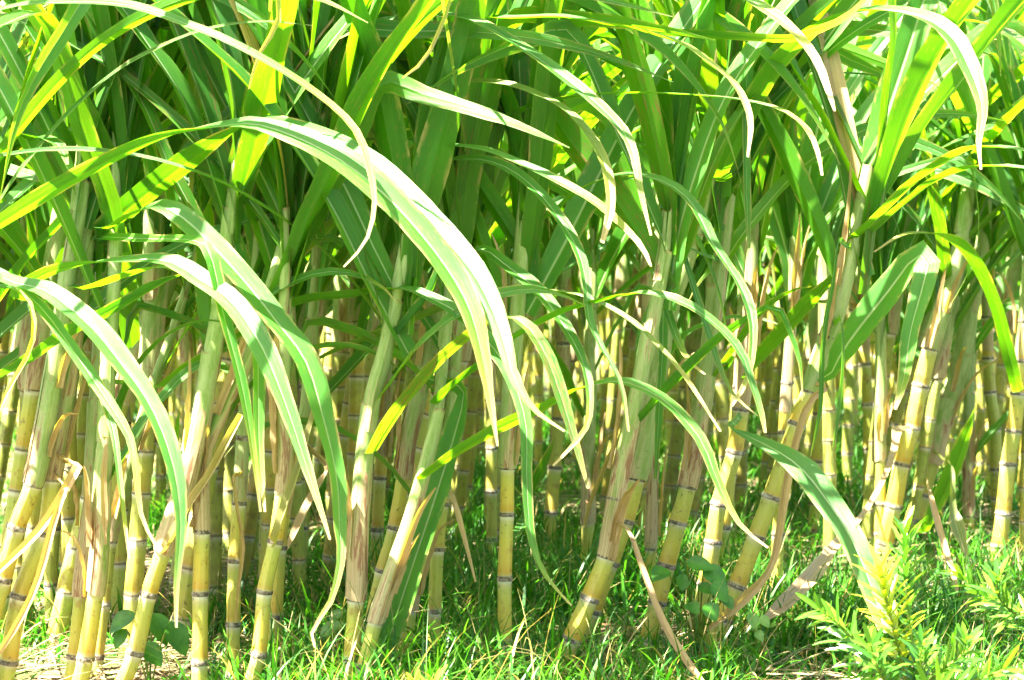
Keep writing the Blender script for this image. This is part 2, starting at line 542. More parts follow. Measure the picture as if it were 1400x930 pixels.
# ------------------------------------------------------------------ setting: the ground
def hummock(x, y):
    return 0.012 * noise.noise(Vector((x * 1.7, y * 1.7, 0))) + 0.006 * noise.noise(Vector((x * 6, y * 6, 3)))

gv, gf = [], []
xs = [-200, -60, -20, -8] + [-4 + 0.1 * i for i in range(81)] + [8, 20, 60, 200]
ys = [-60, -20, -5, 0, 1] + [2 + 0.1 * i for i in range(111)] + [15, 20, 40, 90, 300]
for y in ys:
    for x in xs: gv.append((x, y, hummock(x, y) if abs(x) < 5 and 1 < y < 14 else 0))
for j in range(len(ys) - 1):
    for i in range(len(xs) - 1):
        a = j * len(xs) + i
        gf.append((a, a + 1, a + 1 + len(xs), a + len(xs)))
g = mesh_obj('ground', gv, gf, None, M_SOIL)
tag(g, 'bare soil under grass and straw between the canes', 'ground', kind='structure')

# ------------------------------------------------------------------ the front canes, traced one by one
CANES = {}
GROUP = 'sugar canes standing in the field'

def front_cane(key, label, nick, path, wpx, Y=None, bare=None, nodes=None, ztop=None, lean_y=0.0, dry0=0.9, nleaf=5, green=0.2, sheath_w=1.0, flare=0.0, extend=True):
    """path: photograph pixels from the foot up; Y: distance of the foot (else from where the foot meets the ground)"""
    bx, by = path[0]
    if Y is None: Y = CAM_H * FPX / (by - 390)
    pts = [W(x, y, Y) for x, y in path]
    z0 = pts[0].z
    pts = [Vector((p.x, Y + lean_y * (p.z - z0), p.z)) for p in pts]
    if z0 > 0.0:                                        # run on down into the soil
        d = pts[0] - pts[1]
        pts.insert(0, pts[0] + d * ((z0 + 0.02) / max(0.02, -d.z)))
    zt = ztop or random.uniform(0.68, 0.95)
    if extend and pts[-1].z < zt - 0.05:
        d = (pts[-1] - pts[-2]).normalized()
        while pts[-1].z < zt:
            d = (d + Vector((0, 0.01, 0.09))).normalized()
            pts.append(pts[-1] + d * 0.07)
    path3 = Path(pts)
    base = Vector((path3.at(0).x, path3.at(0).y, 0))
    root = empty('sugar_cane', base)
    tag(root, label, 'sugar cane', GROUP)
    r = wpx / FPX * Y * 0.5 * 0.98
    def s_of_py(py):
        best, bs = 1e9, 0
        for i, q in enumerate(path3.p):
            e = abs(px_of(q)[1] - py)
            if e < best: best, bs = e, path3.L * i / path3.n
        return bs
    s_bare = s_of_py(bare) if bare else path3.L * 0.45
    ns = sorted(s_of_py(y) for y in nodes) if nodes else []
    step = random.uniform(0.075, 0.095) * (Y / 3.3 if Y < 4 else 1.1)
    if not ns: ns = [random.uniform(0.03, 0.06)]
    while ns[0] > 0.0: ns.insert(0, ns[0] - step * random.uniform(0.8, 1.05))
    while ns[-1] < path3.L + 0.1: ns.append(ns[-1] + step * random.uniform(0.9, 1.25))
    stalk_piece(path3, ns, r, min(path3.L, s_bare + 0.10), root, base, (0, green, 0, 1))
    # sheaths wrap the upper stem, each starting at a joint
    s, k, tops = s_bare, 0, []
    rr = r * sheath_w
    side = random.choice((-1, 1))
    while s < path3.L - 0.05:
        ln = random.uniform(0.15, 0.24)
        e = min(path3.L, s + ln)
        if path3.L - e < 0.06: e = path3.L
        dry = (dry0, dry0 * 0.55, 0.12, 0.02, 0.0, 0.0, 0, 0, 0, 0)[k]
        fl = Vector((side * (flare if k == 0 else 0.25 * r), 0, 0))
        f0 = s / path3.L; f1 = e / path3.L
        _, top = sheath_piece(path3, s, e, rr * (1.06 - 0.40 * f0) - 0.0005 * k, rr * (1.00 - 0.40 * f1) - 0.0005 * k, root, base, dry, fl)
        tops.append((top, k))
        side = -side; k += 1
        s = s + ln * 0.72 if e < path3.L else path3.L
    for i in range(random.choice((1, 2, 2, 3))):           # torn husk strips peeling off the stem
        q0 = path3.at(s_bare + random.uniform(-0.01, 0.20)); q1 = path3.at(min(path3.L, s_bare + 0.34))
        a = random.uniform(math.pi, 2 * math.pi); o = Vector((math.cos(a), math.sin(a), 0)) * r
        d = (q1 - q0).normalized(); ln = random.uniform(0.08, 0.24); f = random.uniform(0.1, 0.45)
        pp = [q0 + o * 1.05, q0 + d * ln * 0.4 + o * 1.35, q0 + d * ln * 0.75 + o * (1.5 + f * 3), q0 + d * ln + o * (1.6 + f * 7) - Vector((0, 0, f * 0.05))]
        leaf_piece('husk', pp, [0.014, 0.016, 0.010, 0.003], root, base, o.normalized(), fold=0.7, wav=0.15, twist=random.uniform(-1, 1), color=(1, 0, random.uniform(0, 0.6), 1))
    fan = random.uniform(-0.5, 0.5)
    for i, (tp, kk) in enumerate(tops):
        if tp.z < 0.58:
            if random.random() < 0.6 and nleaf > 0:          # an old short leaf still on its sheath
                az = R(random.uniform(-40, 30)) if random.random() < 0.6 else R(random.uniform(150, 210))
                up_leaf(tp - Vector((0, 0, 0.01)), az, random.uniform(0.3, 0.55), random.uniform(0.016, 0.028), root, base, pitch=R(random.uniform(48, 75)), droop=R(random.uniform(30, 110)))
            continue
        az = fan + (0 if i % 2 else math.pi)
        up_leaf(tp, az, random.uniform(0.7, 1.1), random.uniform(0.034, 0.052), root, base, pitch=R(random.uniform(60, 84)), droop=R(random.uniform(10, 80)))
    tp = path3.at(path3.L - 0.015)
    for i in range(nleaf + 3):
        az = fan + (0 if i % 2 else math.pi) + random.uniform(-0.9, 0.9)
        up_leaf(tp - Vector((0, 0, 0.03 * i)), az, random.uniform(0.75, 1.2), random.uniform(0.040, 0.062), root, base, pitch=R(random.choice((random.uniform(74, 89), random.uniform(76, 89), random.uniform(58, 76)))), droop=R(random.choice((random.uniform(5, 45), random.uniform(20, 100)))))
    if nleaf > 0:                                         # thin leaves sweeping sideways across the stems
        for i in range(random.choice((0, 1, 1, 2))):
            q = path3.at(path3.L * random.uniform(0.72, 0.97))
            az = R(random.uniform(-35, 25)) if random.random() < 0.68 else R(random.uniform(155, 205))
            up_leaf(q, az, random.uniform(0.6, 1.05), random.uniform(0.012, 0.028), root, base, pitch=R(random.uniform(42, 70)), droop=R(random.uniform(45, 110)))
        if random.random() < 0.12 and Y < 4.0:  # overhanging leaf towards the camera, added to dapple the light below
            up_leaf(tp, R(random.uniform(-140, -40)), random.uniform(1.0, 1.3), random.uniform(0.04, 0.055), root, base, pitch=R(random.uniform(76, 86)), droop=R(random.uniform(45, 75)))
    CANES[key] = dict(root=root, base=base, path=path3, Y=Y, nick=nick, r=r)
    return root

FC = front_cane
# left edge, outside the frame: only its leaves reach in
FC('L0', 'cane outside the left edge whose long arching leaves reach into view', None, [(-95, 940), (-80, 800), (-66, 640), (-60, 500), (-55, 430)], 26, Y=3.32, bare=640, ztop=0.78, nleaf=4)
FC('C1', 'leaning yellow cane at far left with a broad green sheath', 'leftmost leaning cane',
   [(-14, 850), (3, 793), (22, 722), (45, 663), (60, 590), (70, 530), (80, 470)], 27, Y=3.35, bare=664, nodes=[793, 722, 663], dry0=0.25, sheath_w=1.12, nleaf=3, green=0.1)
FC('C2', 'second thick yellow cane from left edge, crossed by two dry strips', 'cane crossed by dry strips',
   [(5, 940), (12, 906), (27, 814), (62, 727), (72, 650), (92, 540), (105, 440), (118, 350)], 25, Y=3.38, bare=655, nodes=[906, 814, 727, 655], dry0=0.95, sheath_w=1.1, nleaf=4, green=0.15)
FC('C3', 'dim shaded cane half hidden behind the strip-crossed cane', 'dim cane at left', [(71, 855), (70, 790), (74, 720), (80, 620), (84, 520)], 19, bare=600, nodes=[798, 720, 640], nleaf=4, green=0.5)
FC('C4', 'upright blotched cane left of the twin straw-sheathed canes', 'blotched upright cane', [(93, 843), (91, 773), (90, 700), (92, 600), (96, 500)], 20, bare=560, nodes=[773, 700, 630], nleaf=4, green=0.35)
FC('C5', 'left one of the twin canes wrapped in grey straw sheaths', 'left twin cane',
   [(96, 932), (101, 897), (110, 814), (117, 725), (124, 650), (130, 560), (134, 470)], 19, Y=3.40, bare=816, nodes=[897, 814], dry0=1.0, sheath_w=1.15, flare=0.01, nleaf=4)
FC('C6', 'right one of the twin canes, its sheath half green', 'right twin cane',
   [(108, 938), (117, 900), (131, 807), (137, 740), (140, 650), (146, 560), (150, 480)], 24, Y=3.34, bare=808, nodes=[900, 807], dry0=0.75, sheath_w=1.08, nleaf=4, green=0.1)
FC('C7', 'slim cane bending right into a long slanting green sheath', 'slim bending cane',
   [(140, 850), (147, 790), (153, 735), (168, 670), (190, 590), (215, 510), (247, 419)], 16, Y=3.55, bare=742, nodes=[828, 743], dry0=0.6, sheath_w=1.05, nleaf=3)
FC('C8', 'shaded upright cane left of the bean leaves', 'cane by the bean leaves', [(172, 838), (172, 822), (173, 730), (170, 640), (168, 560), (165, 480)], 21, bare=600, nodes=[822, 730, 655], nleaf=4, green=0.45)
FC('C9', 'boldly leaning yellow cane with broad pinkish sheath beside bean leaves', 'boldly leaning left cane',
   [(165, 940), (185, 891), (203, 814), (224, 752), (245, 690), (262, 630), (278, 560), (289, 491)], 24, Y=3.30, bare=754, nodes=[891, 814, 752], dry0=0.9, sheath_w=1.25, nleaf=4, green=0.0)
FC('C10', 'straight yellow cane with a dark blotched sheath, right of bean leaves', 'straight blotch-sheathed cane',
   [(272, 935), (273, 906), (274, 810), (276, 727), (277, 634), (300, 570), (330, 510), (352, 450)], 23, Y=3.32, bare=728, nodes=[906, 810, 727], dry0=1.0, sheath_w=1.0, nleaf=4, green=0.0)
FC('C11', 'thin bright yellow cane just behind the straight blotch-sheathed cane', 'thin bright left cane', [(291, 815), (292, 781), (295, 707), (298, 650), (301, 560), (305, 480)], 18, bare=620, nodes=[781, 707, 640], nleaf=4)
FC('C12', 'straight cane with a thin dry stem hanging down its front', 'cane with hanging dry stem',
   [(317, 935), (319, 852), (321, 766), (327, 689), (332, 600), (338, 520), (345, 430)], 20, Y=3.42, bare=680, nodes=[852, 766, 689], dry0=0.35, nleaf=4, green=0.1)
FC('C13', 'curving yellow cane with sunlit lower joints and an open straw sheath', 'curving sunlit cane',
   [(340, 942), (354, 892), (362, 807), (376, 743), (386, 674), (390, 610), (385, 545), (388, 470)], 22, Y=3.30, bare=675, nodes=[892, 807, 743, 674], dry0=0.95, sheath_w=1.1, nleaf=4, green=0.0)
FC('C14', 'plain yellow cane standing close behind the curving sunlit cane', 'cane behind curving one', [(375, 915), (377, 843), (383, 750), (390, 690), (402, 620), (418, 560), (424, 480)], 19, bare=700, nodes=[843, 750], dry0=0.3, nleaf=3)
FC('C15', 'dim greenish cane in the grassy gap left of the white-sheathed cane', 'dim gap cane', [(413, 800), (412, 720), (408, 640), (406, 560), (404, 470)], 18, bare=560, nodes=[780, 720, 655], nleaf=4, green=0.7)
FC('C16', 'cane with a long sunlit white and red-streaked sheath', 'white-sheathed cane',
   [(472, 942), (480, 903), (487, 817), (490, 740), (494, 680), (500, 610), (510, 540), (522, 493)], 24, Y=3.32, bare=818, nodes=[903, 817], dry0=1.0, sheath_w=1.18, nleaf=4)
FC('C17', 'leaning cane with a narrow red-brown streaked sheath before a dark leaf', 'red-streaked leaning cane',
   [(490, 942), (498, 912), (514, 849), (537, 780), (561, 710), (580, 640), (598, 558)], 22, Y=3.28, bare=850, nodes=[912, 849], dry0=0.75, sheath_w=1.12, nleaf=-3, extend=False)
FC('C18', 'yellow cane with a slim straw sheath between two leaning canes', 'slim-sheathed middle cane',
   [(508, 850), (523, 780), (532, 750), (540, 719), (550, 660), (558, 600), (575, 530), (590, 450)], 21, Y=3.55, bare=655, nodes=[850, 780, 719], dry0=0.55, sheath_w=1.25, nleaf=4)
FC('C19', 'pale yellow cane standing directly behind the white-sheathed cane', 'pale cane behind white sheath', [(510, 820), (516, 722), (520, 650), (526, 560), (532, 460), (535, 380)], 18, bare=620, nodes=[810, 722, 655], nleaf=4)
FC('C20', 'short-jointed cane in grass ending in a narrow torn sheath', 'torn-sheathed cane', [(549, 935), (553, 900), (561, 831), (570, 770), (582, 700), (590, 640), (600, 540)], 20, Y=3.45, bare=833, nodes=[900, 831], dry0=1.0, sheath_w=1.05, nleaf=3)
FC('C21', 'bare yellow cane beside a hanging dark leaf, dry brown blade at top', 'bare cane by dark leaf',
   [(590, 920), (594, 835), (598, 751), (604, 689), (610, 620), (618, 530), (628, 430)], 20, Y=3.5, bare=680, nodes=[835, 751, 689], dry0=0.5, nleaf=4)
FC('C22', 'straight yellow cane alone in the grass at picture centre', 'lone central cane',
   [(688, 922), (690, 876), (690, 787), (693, 706), (694, 636), (697, 560), (702, 480), (708, 400), (714, 320), (722, 240)], 21, Y=3.46, bare=640, nodes=[876, 787, 706, 636], dry0=0.25, sheath_w=1.28, ztop=0.86, nleaf=5, green=0.0)
FC('C23', 'leaning sunlit cane with a tall pinkish split sheath, right of centre', 'sunlit split-sheathed cane',
   [(762, 915), (780, 877), (807, 816), (829, 761), (838, 710), (848, 650), (858, 600), (864, 575)], 27, Y=3.45, bare=763, nodes=[877, 816, 761], dry0=1.0, sheath_w=1.0, nleaf=3, green=0.0)
FC('C24', 'thick leaning cane with a pale green pointed sheath, right of centre', 'pale pointed-sheath cane',
   [(822, 800), (855, 710), (870, 651), (882, 600), (893, 540), (905, 470), (918, 410), (930, 375)], 27, Y=3.75, bare=655, nodes=[770, 710, 651], dry0=0.15, sheath_w=1.2, nleaf=5)
FC('C25', 'thin brown-sheathed cane in shade left of the heart-leaved weed', 'thin brown cane', [(888, 800), (890, 746), (892, 680), (893, 600), (896, 500)], 16, Y=4.3, bare=750, nodes=[746], dry0=1.0, nleaf=3)
FC('C26', 'leaning yellow cane whose foot meets the heart-leaved weed', 'leaning cane by weed',
   [(890, 860), (900, 820), (911, 775), (927, 716), (941, 662), (952, 600), (962, 540), (966, 512)], 25, Y=3.8, bare=665, nodes=[820, 775, 716, 662], dry0=0.9, sheath_w=1.12, nleaf=4)
FC('C27', 'leaning yellow cane behind the weed, its sheath edged in black', 'black-edged sheath cane',
   [(955, 850), (965, 800), (975, 740), (983, 689), (1004, 618), (1013, 561), (1020, 500), (1024, 440)], 24, Y=3.9, bare=563, nodes=[800, 740, 689, 618, 561], dry0=0.95, nleaf=4, green=0.15)
FC('C28', 'slim cane close behind the black-edged sheath cane', 'slim cane behind weed', [(985, 815), (989, 784), (991, 719), (1000, 640), (1008, 570), (1012, 480)], 17, bare=580, nodes=[784, 719, 650], nleaf=4)
FC('C29', 'strongly leaning sunlit cane trailing a straw leaf to the ground', 'sunlit cane trailing straw',
   [(975, 880), (990, 845), (1009, 798), (1034, 734), (1056, 675), (1074, 624), (1089, 582), (1107, 535), (1125, 480), (1145, 420), (1162, 350), (1176, 280)], 26, Y=3.7, bare=536, nodes=[845, 798, 734, 680, 624, 582, 535], dry0=0.1, sheath_w=1.15, nleaf=5, ztop=0.86, green=0.1)
FC('C30', 'straight yellow cane behind the cane trailing straw', 'cane behind trailing straw', [(1057, 835), (1060, 807), (1064, 731), (1068, 660), (1072, 591), (1078, 500)], 18, bare=560, nodes=[807, 731, 660, 591], nleaf=4)
FC('C31', 'pale straw-sheathed cane with a blunt cut top, right side', 'blunt-topped pale cane', [(1200, 760), (1203, 690), (1202, 627), (1204, 540), (1205, 467), (1207, 380)], 17, bare=629, nodes=[690, 627], dry0=0.5, sheath_w=1.1, nleaf=4)
FC('C32', 'leaning knobbly yellow cane with a folded brown sheath stub', 'knobbly cane with brown stub',
   [(1205, 762), (1222, 691), (1232, 637), (1246, 586), (1258, 530), (1271, 479), (1285, 435), (1300, 390), (1312, 330), (1324, 260), (1334, 190)], 24, bare=480, nodes=[691, 637, 586, 530, 479], dry0=0.2, sheath_w=1.12, nleaf=5, ztop=0.88, green=0.0)
FC('C33', 'leaning cane with whitish sheath, second from the right edge', 'whitish cane near right edge',
   [(1240, 745), (1259, 677), (1274, 630), (1290, 570), (1308, 510), (1322, 450), (1333, 392), (1345, 330), (1352, 260)], 25, bare=632, nodes=[677, 630], dry0=0.8, sheath_w=1.12, nleaf=5, ztop=0.88)
FC('C34', 'thin dry straight cane in the grass near the right edge', 'thin dry right cane', [(1325, 724), (1325, 706), (1324, 640), (1324, 573), (1327, 490), (1331, 400)], 15, bare=706, nodes=[706], dry0=0.9, nleaf=3)
FC('C35', 'upright knobbly yellow cane at the far right edge', 'rightmost knobbly cane',
   [(1363, 770), (1372, 700), (1378, 637), (1386, 588), (1392, 538), (1397, 493), (1402, 430), (1408, 340)], 22, bare=495, nodes=[700, 637, 588, 538, 493], dry0=0.3, nleaf=4, ztop=0.88, green=0.0)
FC('C36', 'dark stained cane in the second row left of the lone central cane', 'stained second-row cane', [(672, 770), (672, 720), (672, 674), (672, 612), (671, 549), (670, 470), (669, 400)], 16, bare=540, nodes=[735, 674, 612, 549], nleaf=4, green=0.5)
FC('C37', 'upright orange-footed cane in shade right of the lone central cane', 'orange-footed cane', [(750, 745), (754, 690), (759, 630), (765, 570), (770, 510), (772, 430)], 19, bare=520, nodes=[700, 640, 575], nleaf=4, green=0.25)
FC('C38', 'straight cane under the brown-spotted drooping leaf, sheath grey and torn', 'cane under spotted leaf', [(802, 790), (804, 712), (804, 650), (805, 590), (806, 520), (808, 440)], 19, bare=714, nodes=[780, 712], dry0=0.9, nleaf=4, green=0.3)
FC('C39', 'dark second-row cane right of the cane trailing straw', 'dark second-row right cane', [(1113, 735), (1116, 680), (1117, 630), (1121, 564), (1124, 500), (1127, 420)], 19, bare=490, nodes=[690, 630, 564], nleaf=4, green=0.6)
FC('C40', 'shaded greenish cane left of the blunt-topped pale cane', 'shaded greenish right cane', [(1188, 735), (1188, 680), (1188, 613), (1187, 553), (1182, 494), (1180, 420)], 17, bare=480, nodes=[680, 613, 553], nleaf=4, green=0.6)
FC('C41', 'shaded cane standing left of the rightmost knobbly cane', 'shaded cane near right edge', [(1364, 720), (1362, 640), (1360, 585), (1354, 537), (1351, 490), (1349, 410)], 17, bare=480, nodes=[640, 585, 537, 490], nleaf=4, green=0.4)

# ------------------------------------------------------------------ the big arching and hanging leaves, traced
def hero_leaf(owner, pix, wpx, y0, y1, col=(0, 0.3, 0.05), N=(0.1, -0.75, 0.65), fold=0.22, twist=0.0, wav=0.05, label=None, root=True, name='leaf', bulge=0.0, rise=True):
    c = CANES[owner]
    n = len(pix)
    pts = []
    for i, (x, y) in enumerate(pix):
        s = i / (n - 1)
        pts.append(W(x, y, y0 + (y1 - y0) * s - bulge * math.sin(math.pi * s)))
    ws = list(np.interp(np.linspace(0, 1, n), np.linspace(0, 1, len(wpx)), wpx))
    ap = min(range(n), key=lambda i: pix[i][1])
    N0, flip = None, ap / (n - 1)
    if rise and flip > 0.12 and col[0] < 0.5 and pix[0][1] - pix[ap][1] > 12:
        N0 = Vector((-0.25, 0.55, 0.8))                   # rising part: seen from below, the light comes through it
        ws = [w * (1.2 if i / (n - 1) < flip else 1.08) for i, w in enumerate(ws)]
    else:
        ws = [w * 1.1 for w in ws]
    ws = [w / FPX * p.y for w, p in zip(ws, pts)]
    if root:                                             # grow it out of its stem
        q = pts[0]
        best = min(c['path'].p, key=lambda a: (a - q).length + (0.3 if a.z > q.z + 0.02 else 0))
        gap = (best - q).length
        if gap > 0.02:
            mid = best.lerp(q, 0.5)
            if gap > 0.12:
                pts.insert(0, mid); ws.insert(0, ws[0] * 0.9)
            pts.insert(0, best); ws.insert(0, max(0.012, ws[0] * 0.6))
    return leaf_piece(name, pts, ws, c['root'], c['base'], Vector(N), fold=fold, wav=wav, twist=twist, color=(*col, 1), label=label, N0=N0, flip=flip)

H = hero_leaf
H('L0', [(-60, 45), (0, 14), (60, 4), (170, 6), (260, 35), (330, 65), (400, 105), (460, 150), (490, 185), (505, 230), (512, 280), (500, 330), (470, 365)], [14, 16, 16, 15, 13, 11, 9, 5, 2], 3.1, 2.8, (0, 0.75, 0.0), N=(0, -0.4, 0.9), label='long narrow yellow-green leaf with dry curling tip')
H('L0', [(-20, 318), (0, 305), (60, 268), (150, 218), (220, 188), (300, 173), (350, 170), (410, 190), (470, 222), (530, 270), (580, 325), (620, 380), (645, 430), (660, 490), (670, 550), (680, 610)], [18, 24, 26, 24, 26, 40, 46, 42, 30, 16, 3], 3.2, 2.75, (0, 0.45, 0.0), N=(0.2, -0.55, 0.8), label='long arching leaf, the lower of two overlapping')
H('C6', [(131, 325), (200, 265), (270, 212), (345, 168), (400, 171), (450, 190), (510, 228), (560, 272), (605, 322), (645, 370), (670, 415), (690, 470), (702, 515), (730, 560), (772, 590)], [28, 34, 36, 38, 44, 44, 36, 22, 10, 3], 3.35, 2.7, (0, 0.30, 0.0), N=(0.2, -0.6, 0.75), label='broad sunlit arching leaf with pale midrib')
H('C2', [(150, 312), (185, 291), (220, 282), (255, 302), (296, 342), (340, 391), (375, 436), (418, 494), (443, 576), (460, 650), (464, 719), (466, 765), (452, 822), (427, 861), (430, 885)], [20, 26, 32, 36, 36, 36, 30, 20, 10, 5, 3], 3.3, 2.9, (0, 0.5, 0.05), N=(0.25, -0.65, 0.7), label='sunlit drooping leaf with yellow dry tip')
H('C2', [(270, 330), (290, 355), (305, 427), (330, 523), (345, 610), (356, 700)], [14, 18, 18, 15, 9, 3], 3.1, 3.0, (0, 0.5, 0.0), N=(0.4, -0.9, 0.2))
H('C1', [(20, 405), (60, 375), (110, 362), (170, 356), (230, 357), (275, 383), (312, 408), (342, 447), (368, 495), (395, 565), (418, 635), (436, 690), (451, 738)], [14, 20, 22, 26, 32, 34, 32, 28, 18, 9, 3], 3.25, 2.85, (0, 0.35, 0.05), N=(0.3, -0.65, 0.7), label='arching leaf below the broad sunlit one')
H('C1', [(120, 395), (180, 375), (235, 365), (300, 395), (338, 440), (352, 490), (353, 570), (356, 640), (362, 700)], [16, 20, 22, 22, 20, 18, 12, 3], 3.3, 3.0, (0, 0.45, 0.05), N=(0.5, -0.85, 0.3))
H('L0', [(-50, 372), (-10, 376), (25, 388), (60, 396), (95, 420), (132, 454), (168, 500), (199, 543), (222, 590), (240, 650), (247, 719), (241, 800), (241, 858)], [14, 20, 26, 34, 38, 40, 38, 34, 26, 16, 8, 3], 3.1, 2.75, (0, 0.35, 0.0), N=(0.3, -0.65, 0.7), label='broad white-lit leaf arching down at left')
H('L0', [(-55, 350), (-5, 370), (25, 393), (60, 425), (99, 478), (135, 530), (155, 560), (177, 598), (186, 645), (193, 705), (214, 749)], [12, 16, 18, 18, 16, 14, 10, 6, 3], 3.1, 2.85, (0, 0.55, 0.0), N=(0.5, -0.7, 0.5))
H('L0', [(20, 395), (38, 412), (46, 450), (36, 488), (12, 530), (0, 560)], [6, 8, 8, 6, 5, 3], 3.0, 2.9, (0, 0.95, 0.0), N=(0.6, -0.8, 0.1), fold=0.7)
H('C7', [(120, 520), (140, 545), (155, 590), (163, 650), (170, 710), (176, 764)], [8, 10, 10, 9, 6, 2], 3.3, 3.1, (0, 0.6, 0.0), N=(0.4, -0.9, 0.2))
H('L0', [(-30, 535), (0, 515), (40, 492), (92, 455), (150, 425), (210, 390), (250, 375)], [20, 22, 22, 20, 17, 12, 4], 3.35, 3.25, (0, 0.1, 0.0), N=(-0.4, -0.8, 0.4))
H('C12', [(300, 205), (345, 170), (400, 120), (460, 75), (540, 35), (600, 21), (657, 32), (727, 74), (777, 110), (812, 138), (848, 174), (866, 209), (876, 262), (890, 322)], [22, 26, 28, 28, 24, 22, 24, 20, 14, 8, 3], 3.5, 3.0, (0, 0.4, 0.0), N=(0.1, -0.55, 0.8), label='leaf crossing the top, white in sun')
H('C13', [(420, 90), (465, 52), (520, 30), (617, 21), (695, 25), (766, 23), (820, 32), (873, 41), (935, 62), (967, 84), (1001, 112), (1019, 142), (1026, 172), (1022, 215)], [16, 18, 20, 20, 22, 24, 20, 16, 10, 3], 3.5, 3.0, (0, 0.7, 0.0), N=(0.1, -0.35, 0.9))
H('C13', [(483, 172), (536, 138), (589, 117), (642, 112), (695, 116), (749, 136), (784, 160), (813, 196), (830, 236), (834, 285), (823, 332)], [12, 18, 20, 18, 20, 20, 16, 6], 3.5, 3.1, (0.15, 0.6, 0.35), N=(0.2, -0.5, 0.8))
H('C16', [(480, 200), (547, 191), (614, 199), (664, 205), (713, 224), (767, 249), (820, 281), (873, 332), (890, 365)], [10, 14, 15, 16, 15, 14, 10, 3], 3.4, 3.1, (0, 0.65, 0.0), N=(0.1, -0.4, 0.9))
H('C18', [(530, 245), (554, 231), (607, 220), (657, 218), (696, 231), (730, 257), (762, 295), (790, 342), (802, 392), (804, 431), (820, 470), (848, 523), (859, 590)], [10, 16, 20, 20, 20, 18, 16, 13, 9, 4], 3.5, 3.05, (0, 0.3, 0.05), N=(0.3, -0.6, 0.7))
H('C12', [(360, 434), (377, 425), (420, 409), (479, 404), (550, 394), (596, 411), (635, 434), (664, 464), (692, 500), (710, 543), (720, 590), (720, 650), (726, 734), (745, 786), (781, 828)], [10, 16, 18, 20, 22, 22, 20, 18, 14, 8, 3], 3.4, 3.05, (0, 0.35, 0.1), N=(0.2, -0.65, 0.7), label='long leaf drooping before the lone central cane')
H('C21', [(635, 345), (660, 340), (692, 363), (734, 396), (759, 428), (784, 467), (802, 510), (806, 558), (797, 592), (756, 637)], [10, 18, 24, 24, 22, 17, 10, 7, 3], 3.4, 3.05, (0, 0.7, 0.0), N=(0.3, -0.7, 0.6))
H('C14', [(425, 497), (465, 477), (554, 441), (625, 413), (685, 400), (749, 397), (802, 407), (855, 433), (891, 463), (935, 513), (985, 590)], [10, 12, 13, 13, 12, 12, 11, 8, 3], 3.5, 3.1, (0.15, 0.6, 0.25), N=(0.1, -0.45, 0.85))
H('C17', [(594, 553), (615, 530), (651, 503), (690, 471), (736, 443), (775, 425), (820, 412), (869, 401), (905, 404), (941, 417), (983, 447), (1013, 482), (1026, 518), (1040, 562), (1046, 592)], [15, 17, 19, 18, 17, 18, 18, 16, 10, 4], 3.28, 3.05, (0, 0.25, 0.0), N=(0.0, -0.65, 0.75))
H('C17', [(573, 657), (620, 622), (678, 588), (749, 555), (784, 535), (837, 521), (873, 528), (911, 549), (941, 579), (962, 608), (980, 655), (1001, 701), (1019, 725), (1050, 749)], [14, 18, 19, 18, 18, 17, 18, 16, 10, 5, 3], 3.26, 3.05, (0, 0.45, 0.3), N=(0.0, -0.65, 0.75))
H('C16', [(507, 622), (525, 590), (548, 557), (590, 505), (640, 460), (680, 434), (715, 441), (745, 482), (768, 545), (788, 610), (804, 668)], [20, 24, 24, 22, 20, 19, 24, 24, 18, 10, 4], 3.30, 3.08, (0.0, 0.3, 0.7), N=(0.0, -0.7, 0.7), label='leaf with brown-spotted drooping end')
H('C18', [(634, 535), (620, 600), (592, 690), (562, 780), (533, 868), (516, 912)], [18, 34, 42, 42, 36, 12], 3.40, 3.34, (0, 0.0, 0.0), N=(-0.35, -0.95, 0.05), label='broad dark green leaf hanging to the ground', fold=0.3)
H('C16', [(522, 492), (540, 462), (566, 430), (590, 395), (606, 345)], [13, 16, 15, 12, 5], 3.32, 3.3, (0, 0.2, 0.0), N=(-0.6, -0.7, 0.2), fold=0.7)
H('C10', [(289, 492), (287, 440), (284, 390), (283, 330), (290, 270)], [24, 30, 30, 26, 14], 3.4, 3.45, (0, 0.0, 0.0), N=(0, -1, 0.1), fold=0.3)
H('C8', [(216, 530), (250, 505), (300, 475), (340, 450), (390, 415)], [10, 14, 13, 10, 3], 3.45, 3.4, (0, 0.0, 0.0), N=(0, -0.8, 0.5))
H('C10', [(232, 655), (240, 610), (245, 560)], [10, 13, 6], 3.5, 3.5, (0, 0.0, 0.0), N=(0, -1, 0.1))
H('C24', [(930, 376), (938, 330), (952, 260), (975, 180), (1000, 100), (1030, 20)], [20, 28, 34, 36, 34, 26], 3.75, 3.8, (0, 0.35, 0.0), N=(-0.6, -0.8, -0.1), fold=0.35)
H('C26', [(985, 235), (1010, 180), (1040, 122), (1072, 78), (1125, 36), (1171, 16), (1214, 14), (1267, 26), (1302, 51), (1324, 90), (1338, 126), (1343, 155), (1338, 193), (1341, 232)], [24, 28, 28, 26, 26, 32, 38, 34, 26, 14, 8, 3], 3.6, 3.1, (0, 0.45, 0.0), N=(0.2, -0.6, 0.75), label='broad arching leaf glaring white at top right')
H('C24', [(985, -30), (1026, 0), (1061, 22), (1093, 51), (1118, 86), (1132, 124), (1141, 152)], [16, 17, 17, 15, 12, 9, 3], 3.4, 3.2, (0, 0.95, 0.0), N=(0.1, -0.5, 0.8))
H('C24', [(800, 62), (860, 46), (930, 46), (1001, 50), (1072, 54), (1107, 46), (1160, 22), (1200, -20)], [8, 12, 13, 13, 12, 12, 10, 6], 3.5, 3.3, (0, 0.75, 0.0), N=(0, -0.3, 0.95))
